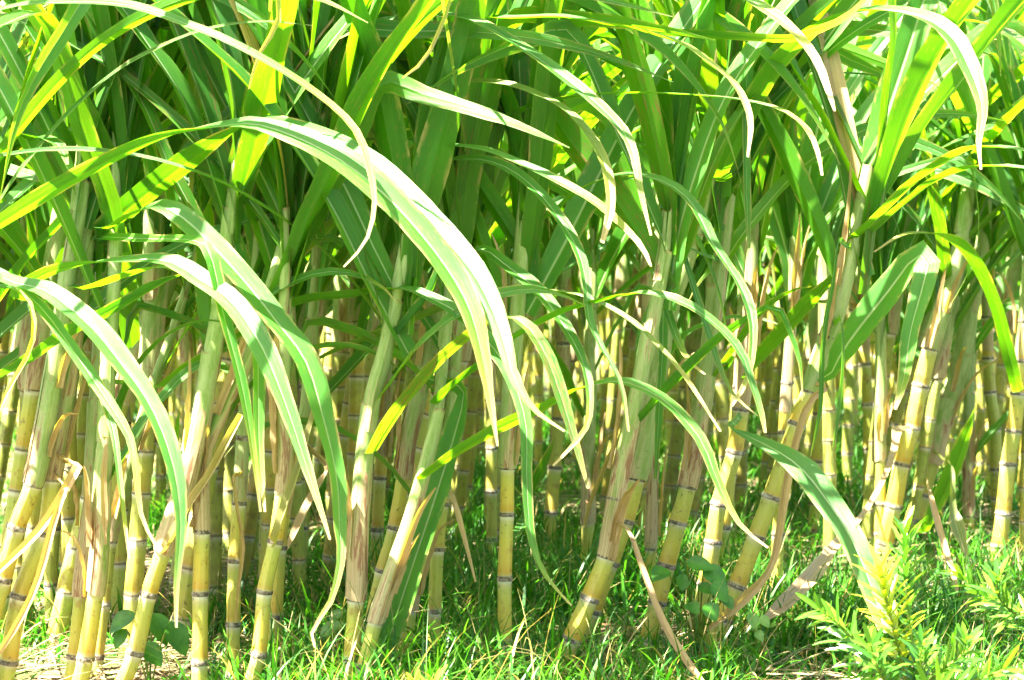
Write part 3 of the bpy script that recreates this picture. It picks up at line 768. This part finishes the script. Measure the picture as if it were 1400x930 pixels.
H('C21', [(614, 192), (692, 160), (749, 139), (837, 128), (935, 129), (1019, 138), (1072, 152), (1104, 178), (1118, 209), (1124, 240)], [7, 9, 10, 11, 12, 11, 9, 6, 3], 3.5, 3.1, (0, 0.7, 0.0), N=(0.1, -0.35, 0.9))
H('C22', [(745, 300), (790, 262), (841, 240), (884, 241), (925, 258), (952, 287), (970, 325), (990, 356), (1012, 390), (1027, 430), (1029, 470), (1021, 520), (1000, 555)], [8, 12, 17, 22, 23, 21, 19, 15, 9, 4], 3.45, 3.1, (0, 0.5, 0.0), N=(0.3, -0.6, 0.7))
H('C29', [(1132, 516), (1150, 484), (1172, 452), (1214, 399), (1250, 352), (1268, 355), (1262, 390), (1245, 452), (1236, 516), (1224, 560)], [20, 34, 40, 42, 38, 34, 28, 24, 16, 4], 3.66, 3.5, (0, 0.4, 0.0), N=(-0.35, -0.9, 0.35), label='broad pale leaf with white midrib, folded at its top', fold=0.15, rise=False)
H('C29', [(1128, 530), (1100, 555), (1075, 645), (1062, 735), (1050, 782), (1010, 825), (966, 862)], [8, 12, 15, 12, 10, 16, 6], 3.62, 3.55, (1, 0, 0), N=(0.3, -0.9, 0.1), fold=0.8, label='straw leaf trailing to the ground')
H('C27', [(1000, 585), (1030, 600), (1065, 618), (1100, 645), (1136, 692), (1161, 731), (1184, 781), (1201, 831), (1209, 865)], [10, 20, 28, 37, 38, 38, 36, 32, 20], 3.5, 3.2, (0, 0.25, 0.05), N=(0.35, -0.75, 0.55), label='pale banded leaf drooping to the ground', fold=0.12)
H('C29', [(1149, 437), (1152, 480), (1149, 530), (1144, 575), (1139, 612)], [8, 10, 10, 9, 3], 3.5, 3.5, (0, 0.1, 0.0), N=(0.6, -0.8, 0))
H('C29', [(1145, 330), (1139, 380), (1128, 440), (1123, 500), (1121, 560), (1108, 625)], [8, 10, 10, 9, 6, 2], 3.5, 3.5, (0, 0.2, 0.0), N=(0.6, -0.8, 0))
H('C27', [(1020, 515), (1047, 480), (1073, 451), (1107, 413), (1139, 381), (1180, 340)], [10, 22, 24, 22, 16, 4], 3.85, 3.7, (0, 0.2, 0.0), N=(-0.3, -0.8, 0.5))
H('C29', [(1178, 330), (1235, 280), (1285, 243), (1338, 228), (1400, 230), (1440, 245)], [16, 20, 19, 17, 15, 8], 3.7, 3.5, (0, 0.3, 0.0), N=(0.0, -0.6, 0.8))
H('C29', [(1150, 345), (1185, 312), (1249, 250), (1302, 214), (1338, 201), (1400, 206), (1440, 225)], [14, 20, 22, 20, 18, 16, 8], 3.72, 3.4, (0, 0.3, 0.0), N=(0.0, -0.6, 0.8))
H('C32', [(1262, 45), (1285, 32), (1313, 28), (1356, 35), (1400, 60), (1430, 95)], [12, 16, 18, 18, 16, 8], 4.2, 3.9, (0, 0.3, 0.0), N=(0.2, -0.6, 0.75))
H('C28', [(1000, 95), (1012, 78), (1022, 82), (1020, 130), (1020, 200), (1021, 270), (1024, 340)], [14, 16, 15, 14, 13, 12, 4], 3.6, 3.5, (0, 0.2, 0.0), N=(0.3, -0.9, 0.2))
H('C35', [(1391, 532), (1376, 472), (1362, 420), (1341, 371), (1315, 336), (1285, 321), (1252, 319), (1228, 324), (1195, 345)], [13, 15, 15, 15, 15, 14, 11, 7, 3], 4.7, 4.3, (0, 0.6, 0.1), N=(-0.3, -0.6, 0.7))
H('C24', [(893, 372), (903, 400), (913, 428), (925, 462), (942, 494), (964, 512)], [12, 14, 13, 10, 6, 2], 3.55, 3.4, (0, 0.6, 0.0), N=(0.3, -0.8, 0.4))
H('C24', [(897, 440), (885, 430), (876, 462), (872, 520), (868, 592)], [12, 14, 13, 12, 4], 3.6, 3.55, (0, 0.05, 0.0), N=(0.2, -1, 0.1))
H('C24', [(915, 395), (907, 420), (906, 480), (901, 560), (896, 655)], [8, 12, 13, 12, 4], 3.6, 3.6, (0, 0.1, 0.0), N=(0.3, -1, 0.1))
H('C26', [(935, 340), (946, 385), (965, 442), (978, 487), (1001, 538), (1036, 569)], [6, 9, 10, 9, 6, 2], 3.5, 3.4, (0, 0.5, 0.0), N=(0.4, -0.8, 0.4))
H('C4', [(168, 42), (150, 40), (136, 55), (130, 92), (130, 155), (133, 218)], [20, 24, 26, 24, 18, 6], 3.5, 3.4, (0.25, 0.4, 0.25), N=(-0.4, -0.9, 0.2))
H('C6', [(240, 70), (255, 56), (265, 75), (267, 120), (263, 185), (261, 280)], [16, 20, 21, 19, 14, 3], 3.5, 3.4, (0.25, 0.4, 0.2), N=(0.3, -0.9, 0.2))
H('L0', [(-40, 260), (-5, 215), (20, 195), (48, 187), (80, 198), (92, 225)], [24, 28, 28, 26, 18, 4], 3.4, 3.2, (0, 0.2, 0.0), N=(0.1, -0.6, 0.75))
H('C21', [(600, -30), (614, 0), (604, 30), (581, 80), (550, 107)], [6, 7, 7, 5, 2], 3.1, 3.05, (0.2, 1.0, 0.0), N=(0.5, -0.8, 0.2), fold=0.6)
H('C12', [(370, -30), (378, 0), (378, 32), (352, 78), (340, 122)], [8, 9, 8, 5, 2], 3.1, 3.05, (0.2, 1.0, 0.0), N=(0.5, -0.8, 0.2), fold=0.6)
# straw blades
H('C2', [(105, 640), (99, 652), (62, 715), (20, 760), (-25, 800)], [12, 13, 12, 11, 8], 3.25, 3.2, (1, 0, 0), N=(0.4, -0.85, 0.3), fold=0.6, label='dry straw blade slanting across')
H('C2', [(88, 670), (75, 707), (52, 792), (25, 850), (-10, 905)], [8, 10, 10, 9, 6], 3.22, 3.18, (1, 0, 0), N=(0.4, -0.85, 0.2), fold=0.6, label='dry straw blade slanting across')
H('C6', [(146, 600), (142, 650), (143, 700), (144, 745)], [5, 8, 8, 3], 3.3, 3.3, (1, 0, 0), N=(0.2, -1, 0))
H('C9', [(228, 752), (262, 690), (290, 645), (318, 590), (331, 567)], [16, 15, 13, 12, 10], 3.26, 3.24, (0.75, 0, 0.3), N=(-0.5, -0.85, 0), fold=0.9)
H('C12', [(318, 652), (322, 690), (331, 745), (326, 800), (322, 850)], [4, 6, 7, 5, 2], 3.36, 3.36, (1, 0, 0.4), N=(0.2, -1, 0), fold=0.8)
H('C13', [(378, 742), (388, 700), (402, 660), (420, 604), (432, 560)], [16, 14, 12, 12, 9], 3.26, 3.3, (0.55, 0, 0.2), N=(-0.5, -0.85, 0), fold=0.9)
H('C15', [(448, 640), (432, 670), (412, 710), (392, 752)], [8, 12, 14, 5], 3.8, 3.75, (1, 0, 1), N=(-0.4, -0.85, 0.2), fold=0.5)
H('C21', [(609, 668), (615, 672), (630, 722), (650, 796)], [4, 8, 9, 3], 3.38, 3.36, (1, 0, 1), N=(0.3, -0.9, 0.2), fold=0.5, label='dry brown blade hanging from its top')
H('C23', [(855, 722), (862, 735), (880, 785), (905, 848), (935, 900), (962, 935)], [6, 9, 9, 10, 12, 6], 3.40, 3.28, (1, 0, 0.2), N=(0.3, -0.8, 0.4), fold=0.6, label='bent dry leaf reaching the grass')
H('C32', [(1226, 590), (1222, 615), (1210, 650), (1181, 702), (1140, 748), (1110, 787), (1070, 827), (1044, 848)], [13, 9, 7, 7, 14, 21, 20, 9], 4.65, 3.6, (1, 0, 0.0), N=(0.3, -0.6, 0.8), fold=0.3, label='wide dry leaf drooping to the ground')
H('C33', [(1270, 676), (1282, 720), (1300, 780), (1313, 820), (1354, 860)], [9, 10, 9, 8, 4], 4.4, 3.9, (1, 0, 0.4), N=(0.3, -0.85, 0.3), fold=0.6)
H('C33', [(1301, 640), (1302, 692), (1308, 720), (1322, 760)], [7, 8, 20, 5], 4.6, 4.5, (0.3, 0.2, 0.4), N=(0.2, -0.9, 0.2), fold=0.4)
H('C33', [(1262, 728), (1280, 695), (1299, 655), (1320, 600), (1334, 556)], [12, 24, 26, 24, 6], 4.85, 4.8, (0, 0.1, 0), N=(-0.4, -0.85, 0.1))
H('C22', [(722, 700), (735, 655), (752, 620), (760, 595)], [14, 20, 16, 4], 4.2, 4.2, (0, 0.2, 0), N=(-0.5, -0.8, 0))
H('C38', [(800, 720), (812, 680), (832, 630), (852, 590)], [6, 8, 8, 5], 4.3, 4.2, (1, 0, 0), N=(-0.5, -0.8, 0), fold=0.7)

# ------------------------------------------------------------------ rows behind: a few model canes, copied
def proto_cane(i):
    root = empty('sugar_cane', (0, 0, 0))
    ht = random.choice((random.uniform(0.78, 1.0), random.uniform(0.98, 1.25)))
    bx, by = random.uniform(-0.08, 0.12), random.uniform(-0.05, 0.05)
    pts = [Vector((bx * (t ** 1.5), by * t, -0.02 + ht * t)) for t in (0, 0.25, 0.5, 0.75, 1.0)]
    P = Path(pts)
    r = random.uniform(0.0145, 0.0195)
    ns = [-0.04]
    while ns[-1] < P.L + 0.1: ns.append(ns[-1] + random.uniform(0.075, 0.115))
    s_bare = next(s for s in ns if s > random.uniform(0.42, 0.62))
    o0 = Vector((0, 0, 0))
    stalk_piece(P, ns, r, s_bare + 0.2, root, o0, (0, random.uniform(0.2, 0.7), 0, 1), rings=False)
    s, k, fan = s_bare, 0, random.uniform(0, 6.28)
    while s < P.L - 0.05:
        e = min(P.L, s + random.uniform(0.2, 0.28))
        if P.L - e < 0.08: e = P.L
        _, tp = sheath_piece(P, s, e, r * (1.1 - 0.07 * k), r * (1.0 - 0.07 * k), root, o0, (random.uniform(0.3, 0.9), 0.2, 0.0, 0.0, 0, 0, 0)[k], Vector((random.uniform(-1, 1), random.uniform(-1, 1), 0)) * r * 0.5)
        az = fan + (0 if k % 2 else math.pi)
        if tp.z > 0.56:
            up_leaf(tp, az, random.uniform(0.7, 1.1), random.uniform(0.042, 0.06), root, o0)
        elif random.random() < 0.6:                       # a withered leaf hanging from the old sheath
            q = auto_leaf_pts(tp, az, R(40), random.uniform(0.3, 0.5), R(150))
            leaf_piece('leaf', q, leaf_widths(0.02, len(q)), root, o0, Vector((math.cos(az), math.sin(az), 0.3)), fold=0.6, color=(1, 0, 0.3, 1))
        k += 1
        s = s + 0.17 if e < P.L else P.L
    for j in range(12):
        az = fan + (0 if j % 2 else math.pi) + random.uniform(-1.3, 1.3)
        up_leaf(P.at(P.L - 0.02 - 0.035 * j), az, random.uniform(0.7, 1.15), random.choice((random.uniform(0.024, 0.040), random.uniform(0.036, 0.056))), root, o0, pitch=R(random.choice((random.uniform(72, 89), random.uniform(70, 88), random.uniform(45, 68)))), droop=R(random.choice((random.uniform(5, 50), random.uniform(20, 110)))))
    return root

def copy_cane(src, loc, rz, sz):
    r = src.copy(); COL.objects.link(r)
    r.location = loc; r.rotation_euler = (random.uniform(-0.09, 0.09), random.uniform(-0.06, 0.17), 0); r.scale = (sz, sz, sz)
    for ch in src.children:
        c = ch.copy(); COL.objects.link(c); c.parent = r
        col = list(ch.color)
        if ch.name.startswith('leaf') and not ch.name.startswith('leaf_sheath') and col[0] < 0.5:
            col[1] = random.uniform(0, 0.6)
        if ch.name.startswith('stalk'): col[1] = random.uniform(0.1, 1.0); col[2] = random.uniform(0.2, 1.0)
        c.color = col
    return r

protos = [proto_cane(i) for i in range(12)]
spots = []
rng = random.Random(5)
taken = [(c['base'].x, c['base'].y) for c in CANES.values()]
def free(x, y, d): return all((x - a) ** 2 + (y - b) ** 2 > d * d for a, b in taken)
def near_limit(px):
    if px < 430: return 3.72
    if px < 600: return 4.0
    if px < 1080: return 5.2
    return 5.0
tries = 0
while len(spots) < 250 and tries < 20000:
    tries += 1
    y = 3.72 + (9.6 - 3.72) * rng.random() ** 1.05
    half = 0.2414 * y + 0.30
    x = rng.uniform(-half, half)
    px = 700 + FPX * x / y
    if y < near_limit(px): continue
    if not free(x, y, 0.062 if y < 6 else 0.09): continue
    # the stand has rows with a grassy alley between
    if noise.noise(Vector((x * 1.2, y * 1.6, 7))) < -0.28 and y > 4.6: continue
    taken.append((x, y)); spots.append((x, y))
spots.sort(key=lambda s: s[1])

fronts = [(px_of(c['path'].at(c['path'].L * 0.35))[0], c['nick']) for c in CANES.values() if c['nick']]
fronts.sort()
ORD = ('nearest', 'second nearest', 'third nearest', 'fourth nearest', 'fifth nearest', 'sixth nearest', 'seventh nearest', 'eighth nearest', 'ninth nearest', 'tenth nearest', 'eleventh nearest', 'twelfth nearest', 'thirteenth nearest', 'fourteenth nearest', 'fifteenth nearest', 'sixteenth nearest', 'seventeenth nearest', 'eighteenth nearest', 'nineteenth nearest')
bins = {}
back = []
for i, (x, y) in enumerate(spots):
    src = protos[i % len(protos)]
    sz = rng.uniform(0.88, 1.12)
    rz = rng.uniform(0, 6.28)
    if i < len(protos):
        o = src; o.location = (x, y, 0); o.rotation_euler = (random.uniform(-0.09, 0.09), random.uniform(-0.06, 0.17), 0); o.scale = (sz,) * 3
    else:
        o = copy_cane(src, (x, y, 0), rz, sz)
    px = 700 + FPX * x / y
    fx, nick = min(fronts, key=lambda f: abs(f[0] - px))
    row = 'second rows' if y < 5.4 else ('middle rows' if y < 6.6 else ('deep rows' if y < 8.1 else 'deepest rows'))
    key = (row, 'left' if px < fx else 'right', nick)
    bins.setdefault(key, []).append(o)
    tag(o, None, 'sugar cane', GROUP)
for (row, side, nick), os_ in bins.items():
    for j, o in enumerate(os_):
        o['label'] = (f"{ORD[j]} " if len(os_) > 1 else "") + f"cane in the {row} just {side} of the {nick}"

# the rest of the field, one mass of far canes and blades
def far_thicket():
    V, F, UV = [], [], []
    rr = random.Random(9)
    for _ in range(2600):
        y = rr.uniform(9.4, 14.0); x = rr.uniform(-0.27 * y - 0.4, 0.27 * y + 0.4)
        z = rr.uniform(0.45, 1.5)
        az = rr.uniform(0, 6.28); pitch = R(rr.uniform(55, 88)); ln = rr.uniform(0.6, 1.2); w = rr.uniform(0.035, 0.06)
        pts = auto_leaf_pts(Vector((x, y, z)), az, pitch, ln, R(rr.uniform(10, 130)), segs=6)
        side = Vector((-math.sin(az + 0.8), math.cos(az + 0.8), 0))
        b = len(V)
        for k, p in enumerate(pts):
            s = k / 6; hw = w * 0.5 * max(0.04, 1 - s ** 2.5)
            V += [p - side * hw, p + Vector((0, 0, -hw * 0.3)), p + side * hw]; UV += [(0, s), (0.5, s), (1, s)]
        for k in range(6):
            a = b + 3 * k
            F += [(a, a + 1, a + 4, a + 3), (a + 1, a + 2, a + 5, a + 4)]
    o = mesh_obj('distant_cane_leaves', V, F, UV, M_LEAF, None, True, (0, 0.2, 0, 1))
    tag(o, 'dense mass of far cane leaves closing the view between stems', 'cane thicket', kind='stuff')
    V, F, LP = [], [], []
    for _ in range(420):
        y = rr.uniform(9.5, 13.5); x = rr.uniform(-0.27 * y - 0.3, 0.27 * y + 0.3)
        h = rr.uniform(0.9, 1.2); lx, ly = rr.uniform(-0.12, 0.12), rr.uniform(-0.1, 0.1)
        n = 6
        pts = [Vector((x + lx * t / n, y + ly * t / n, -0.02 + h * t / n)) for t in range(n + 1)]
        v, f, lp = tube(pts, [0.017] * (n + 1), [k * 1.6 for k in range(n + 1)], Vector((0, 0, 0)), 7)
        b = len(V); V += v; F += [tuple(q + b for q in ff) for ff in f]; LP += lp
    o = mesh_obj('distant_cane_stems', V, F, {'loop': LP}, M_CULM, None, True, (0, 0.5, 0, 1))
    tag(o, 'crowd of dim far cane stems deep in the field', 'cane thicket', kind='stuff')
far_thicket()

# ------------------------------------------------------------------ grass, straw
def blades(n, place, hmin, hmax, w0, rr, flat=0.0, dry=0.1, segs=3):
    """grass blades as strips; returns verts, faces, uvs"""
    V, F, UV = [], [], []
    k = 0
    while k < n:
        p = place(rr)
        if p is None: continue
        x, y, hs = p
        k += 1
        az = rr.uniform(0, 6.283); h = rr.uniform(hmin, hmax) * hs
        pitch = R(rr.uniform(55, 88)) * (1 - flat); droop = R(rr.uniform(20, 120)) * (1 - flat * 0.9)
        hx, hy = math.cos(az), math.sin(az)
        sa = az + 1.57 + rr.uniform(-0.5, 0.5)
        sx, sy = math.cos(sa), math.sin(sa)
        z = hummock(x, y) - 0.004 + (rr.uniform(0.004, 0.025) if flat else 0)
        w = w0 * rr.uniform(0.6, 1.3); u = rr.uniform(0.9, 1.0) if rr.random() < dry else rr.uniform(0, 0.85)
        b = len(V)
        px, py, pz = x, y, z
        for i in range(segs + 1):
            s = i / segs; hw = w * 0.5 * (1 - 0.92 * s ** 1.8)
            V.append((px - sx * hw, py - sy * hw, pz)); V.append((px + sx * hw, py + sy * hw, pz + hw * 0.3))
            UV.append((u, s)); UV.append((u, s))
            a = pitch - droop * ((i + 0.5) / segs) ** 1.4
            d = h / segs
            px += hx * math.cos(a) * d; py += hy * math.cos(a) * d; pz = max(z, pz + math.sin(a) * d)
        for i in range(segs):
            q = b + 2 * i
            F.append((q, q + 1, q + 3, q + 2))
    return V, F, UV

def cover(x, y):
    """how grassy the ground is there, 0..1"""
    px = 700 + FPX * x / y
    g = 0.50 + 1.2 * noise.noise(Vector((x * 2.1, y * 1.5, 1.0)))
    if y > 4.8: g -= 0.15
    if px < 470 and y < 4.2: g += 0.10
    if 470 < px < 1060: g += 0.40
    if px > 1060 and y > 3.7: g += 0.25
    if px > 1000 and y < 3.75: g -= 0.40
    return g

def place_grass(lo, hi):
    def f(rr):
        y = rr.uniform(lo, hi); half = 0.2414 * y + 0.8
        x = rr.uniform(-half, half)
        c = cover(x, y)
        if rr.random() > c: return None
        return x, y, 0.35 + 0.75 * max(0, min(1, c))
    return f

def join(parts):
    V, F, UV = [], [], []
    for v, f, u in parts:
        b = len(V); V += v; F += [tuple(q + b for q in ff) for ff in f]; UV += u
    return V, F, UV

rr = random.Random(21)
V, F, UV = join([
    blades(12500, place_grass(2.9, 4.3), 0.04, 0.13, 0.0032, rr, segs=5, dry=0.12),
    blades(6200, place_grass(2.9, 4.3), 0.08, 0.20, 0.0065, rr, segs=6, dry=0.04),
    blades(1200, place_grass(2.9, 4.3), 0.15, 0.30, 0.0016, rr, segs=6, dry=0.6),
    blades(14000, place_grass(4.3, 6.0), 0.05, 0.18, 0.0048, rr, segs=4, dry=0.08),
    blades(19000, place_grass(6.0, 11.5), 0.06, 0.20, 0.007, rr, segs=3, dry=0.05)])
o = mesh_obj('grass', V, F, UV, M_GRASS)
tag(o, 'bright green grass and fine weeds growing between the canes', 'grass', kind='stuff')

def place_straw(rr):
    y = 2.95 + 5.5 * rr.random() ** 1.8; half = 0.2414 * y + 0.3
    x = rr.uniform(-half, half)
    if rr.random() < cover(x, y) * 0.75: return None
    return x, y, 1.0
V, F, UV = join([blades(3400, place_straw, 0.05, 0.24, 0.010, rr, flat=0.93, dry=0.15, segs=4), blades(2600, place_straw, 0.06, 0.2, 0.0035, rr, flat=0.75, dry=0.15, segs=4)])
o = mesh_obj('straw_litter', V, F, UV, M_STRAW)
tag(o, 'pale dry straw and fallen cane leaves littering the soil', 'straw litter', kind='stuff')

# ------------------------------------------------------------------ broad-leaved weeds
def blade_leaf(center, axis, normal, ln, wd, tipf=1.0):
    """one broad pointed leaf as verts/faces"""
    axis = axis.normalized(); side = axis.cross(normal).normalized(); nr = side.cross(axis).normalized()
    V, F = [], []
    n = 8
    for i in range(n + 1):
        s = i / n
        hw = wd * 0.5 * max(0.0, math.sin(math.pi * s ** 0.8)) ** 0.8 + 0.0004
        c = center + axis * (ln * s) - nr * (0.25 * ln * s * s)
        V += [c - side * hw + nr * hw * 0.25, c - side * hw * 0.5 + nr * hw * 0.08, c, c + side * hw * 0.5 + nr * hw * 0.08, c + side * hw + nr * hw * 0.25]
    for i in range(n):
        for j in range(4):
            a = i * 5 + j
            F.append((a, a + 1, a + 6, a + 5))
    return V, F

def weed(name, label, basepx, Y, leaves, mat, cat='weed'):
    bx, by = basepx
    base = W(bx, by, Y); base.z = 0
    root = empty(name, base)
    tag(root, label, cat)
    for (x, y, dx, dy, ln, wd, dY) in leaves:
        c = W(x, y, Y + dY)
        ax = (W(x + dx, y + dy, Y + dY - 0.02) - c)
        st = [base + Vector((0, 0, 0.0)), base.lerp(c, 0.5) + Vector((0, 0, 0.015)), c]
        v, f, lp = tube(catmull(st, [0, 0, 0], 6)[0], [0.0016] * 7, [0] * 7, base, 6)
        mesh_obj('stem', v, f, {'loop': lp}, M_SHRUBSTEM, root)
        V, F = blade_leaf(c - base, ax, Vector((random.uniform(-0.3, 0.3), -0.7, 0.7)), 0.88 * ln / FPX * Y, 0.88 * wd / FPX * Y)
        mesh_obj('leaf', V, F, None, mat, root)

weed('heart_leaved_weed', 'green heart-leaved weed at the foot of leaning cane, right of centre', (955, 870), 3.72,
     [(912, 778, -14, 8, 34, 30, -0.2), (938, 768, 40, 6, 42, 26, -0.2), (962, 775, 30, 22, 44, 30, -0.2), (975, 795, 20, 26, 36, 26, -0.22), (955, 800, 22, 10, 24, 20, -0.2),
      (940, 825, 16, 12, 24, 24, -0.22), (965, 825, 16, 22, 30, 26, -0.24), (935, 785, -2, 26, 26, 22, -0.15), (990, 815, 12, 16, 24, 18, -0.2)], M_WEED)
weed('bean_weed', 'broad dark green bean leaves low behind the boldly leaning left cane', (205, 925), 3.42,
     [(185, 838, -40, 22, 48, 34, 0), (208, 838, 22, 40, 56, 34, 0.02), (232, 850, 24, 44, 58, 36, 0), (195, 880, 30, 30, 46, 34, 0), (172, 860, -20, 30, 34, 22, 0)], M_WEED)
weed('pale_weed', 'small pale lime weed in grass right of the trailing straw leaf', (1040, 890), 3.55,
     [(1026, 838, 10, 26, 26, 20, -0.05), (1040, 842, 14, 18, 22, 16, -0.05), (1034, 862, 12, 18, 20, 14, -0.05), (1050, 858, 12, -8, 18, 12, -0.05)], M_WEEDPALE)
weed('pale_weed', 'light green broad weed in the grass left of the white-sheathed cane', (445, 905), 3.6,
     [(438, 868, 34, -24, 44, 26, -0.05), (450, 850, 22, -22, 34, 20, 0), (434, 880, -14, 10, 20, 14, -0.05)], M_WEEDPALE)

# ------------------------------------------------------------------ the narrow-leaved shrub in the right foreground
def shoot_leaves(path, r_lo, n, ln, wd, rr, up=1.5, origin=Vector((0, 0, 0))):
    V, F, UV = [], [], []
    T = tangents(path.p)
    for i in range(n):
        s = r_lo + (1 - r_lo) * (i + rr.random()) / n
        idx = min(path.n, int(s * path.n))
        c, t = path.p[idx], T[idx]
        az = i * 2.4 + rr.uniform(-0.3, 0.3)
        a = t.orthogonal().normalized(); b = t.cross(a)
        out = a * math.cos(az) + b * math.sin(az)
        k = up * (0.35 + 0.9 * s ** 3)
        ax = (out + t * k).normalized()
        L = ln * rr.uniform(0.75, 1.15) * (0.75 + 0.25 * math.sin(math.pi * min(1, s * 1.0)))
        side = ax.cross(t)
        if side.length < 0.05: side = a
        side.normalize(); nr = side.cross(ax)
        m = 5; bidx = len(V); u = rr.random() * (0.4 + 0.6 * s)
        for q in range(m + 1):
            f = q / m
            hw = wd * 0.5 * (min(1, f * 4 + 0.25)) * (1 - max(0, f - 0.75) * 3.4) + 0.0002
            p = c + ax * (L * f) + nr * (-0.10 * L * f * f) + Vector((0, 0, -0.12 * L * f * f))
            V += [p - side * hw - origin, p - nr * (hw * 0.25) - origin, p + side * hw - origin]; UV += [(u, f)] * 3
        for q in range(m):
            z = bidx + 3 * q
            F += [(z, z + 1, z + 4, z + 3), (z + 1, z + 2, z + 5, z + 4)]
    return V, F, UV

def shrub(name, label, shoots, foot, Yf):
    rs = random.Random(33)
    base = W(foot[0], foot[1], Yf); base.z = 0
    root = empty(name, base)
    tag(root, label, 'shrub')
    for pix, Y0, Y1, n, ln, wd, young, lo in shoots:
        n = int(n * 0.7); ln *= 1.25; wd *= 0.9; young *= 0.75
        k = len(pix)
        pts = [W(x, y, Y0 + (Y1 - Y0) * i / (k - 1)) for i, (x, y) in enumerate(pix)]
        P = Path([base + Vector((rs.uniform(-.01, .01), rs.uniform(-.01, .01), 0))] + pts, 60)
        v, f, lp = tube(P.p, [0.0032 - 0.0019 * i / 60 for i in range(61)], [0] * 61, base, 7)
        st = mesh_obj('branch', v, f, {'loop': lp}, M_SHRUBSTEM, root)
        V, F, UV = shoot_leaves(P, lo, n, ln, wd, rs, origin=base)
        mesh_obj('foliage', V, F, UV, M_SHRUB, st, True, (0, young, 0, 1))

shrub('narrow_leaved_shrub', 'bushy narrow-leaved shrub with lime young shoots in bottom right corner', [
    ([(1238, 930), (1224, 870), (1212, 820), (1203, 775)], 3.02, 2.98, 85, 0.052, 0.0075, 1.25, 0.45),
    ([(1255, 920), (1243, 850), (1236, 780), (1238, 722)], 3.12, 3.12, 80, 0.050, 0.0075, 0.25, 0.4),
    ([(1215, 935), (1180, 890), (1145, 852), (1118, 832)], 3.02, 2.95, 70, 0.045, 0.0080, 0.45, 0.45),
    ([(1265, 940), (1290, 915), (1315, 895), (1322, 872)], 3.0, 2.95, 60, 0.042, 0.0085, 0.45, 0.5),
    ([(1225, 950), (1205, 925), (1195, 900), (1190, 880)], 3.0, 2.92, 60, 0.045, 0.0075, 0.1, 0.3),
    ([(1255, 955), (1262, 925), (1258, 900), (1262, 880)], 3.0, 2.95, 60, 0.045, 0.0075, 0.1, 0.3),
    ([(1275, 955), (1320, 935), (1350, 925), (1375, 915)], 2.85, 2.75, 60, 0.05, 0.0085, 0.5, 0.4)], (1245, 985), 3.08)
shrub('narrow_leaved_shrub', 'narrow-leaved shrub at the right edge, with two lime-tipped side shoots', [
    ([(1400, 850), (1370, 828), (1335, 808), (1310, 782)], 3.3, 3.3, 75, 0.046, 0.0078, 0.4, 0.4),
    ([(1410, 850), (1385, 838), (1365, 815), (1362, 785)], 3.25, 3.2, 75, 0.046, 0.0078, 0.55, 0.4)], (1430, 930), 3.28)
shrub('narrow_leaved_shrub', 'tips of a yellow-green sprig poking up at bottom edge, left of centre', [
    ([(572, 960), (570, 945), (568, 932)], 2.95, 2.93, 34, 0.030, 0.0065, 1.0, 0.4),
    ([(590, 962), (592, 945), (594, 928)], 2.95, 2.93, 34, 0.032, 0.0065, 1.0, 0.4)], (582, 1000), 2.97)
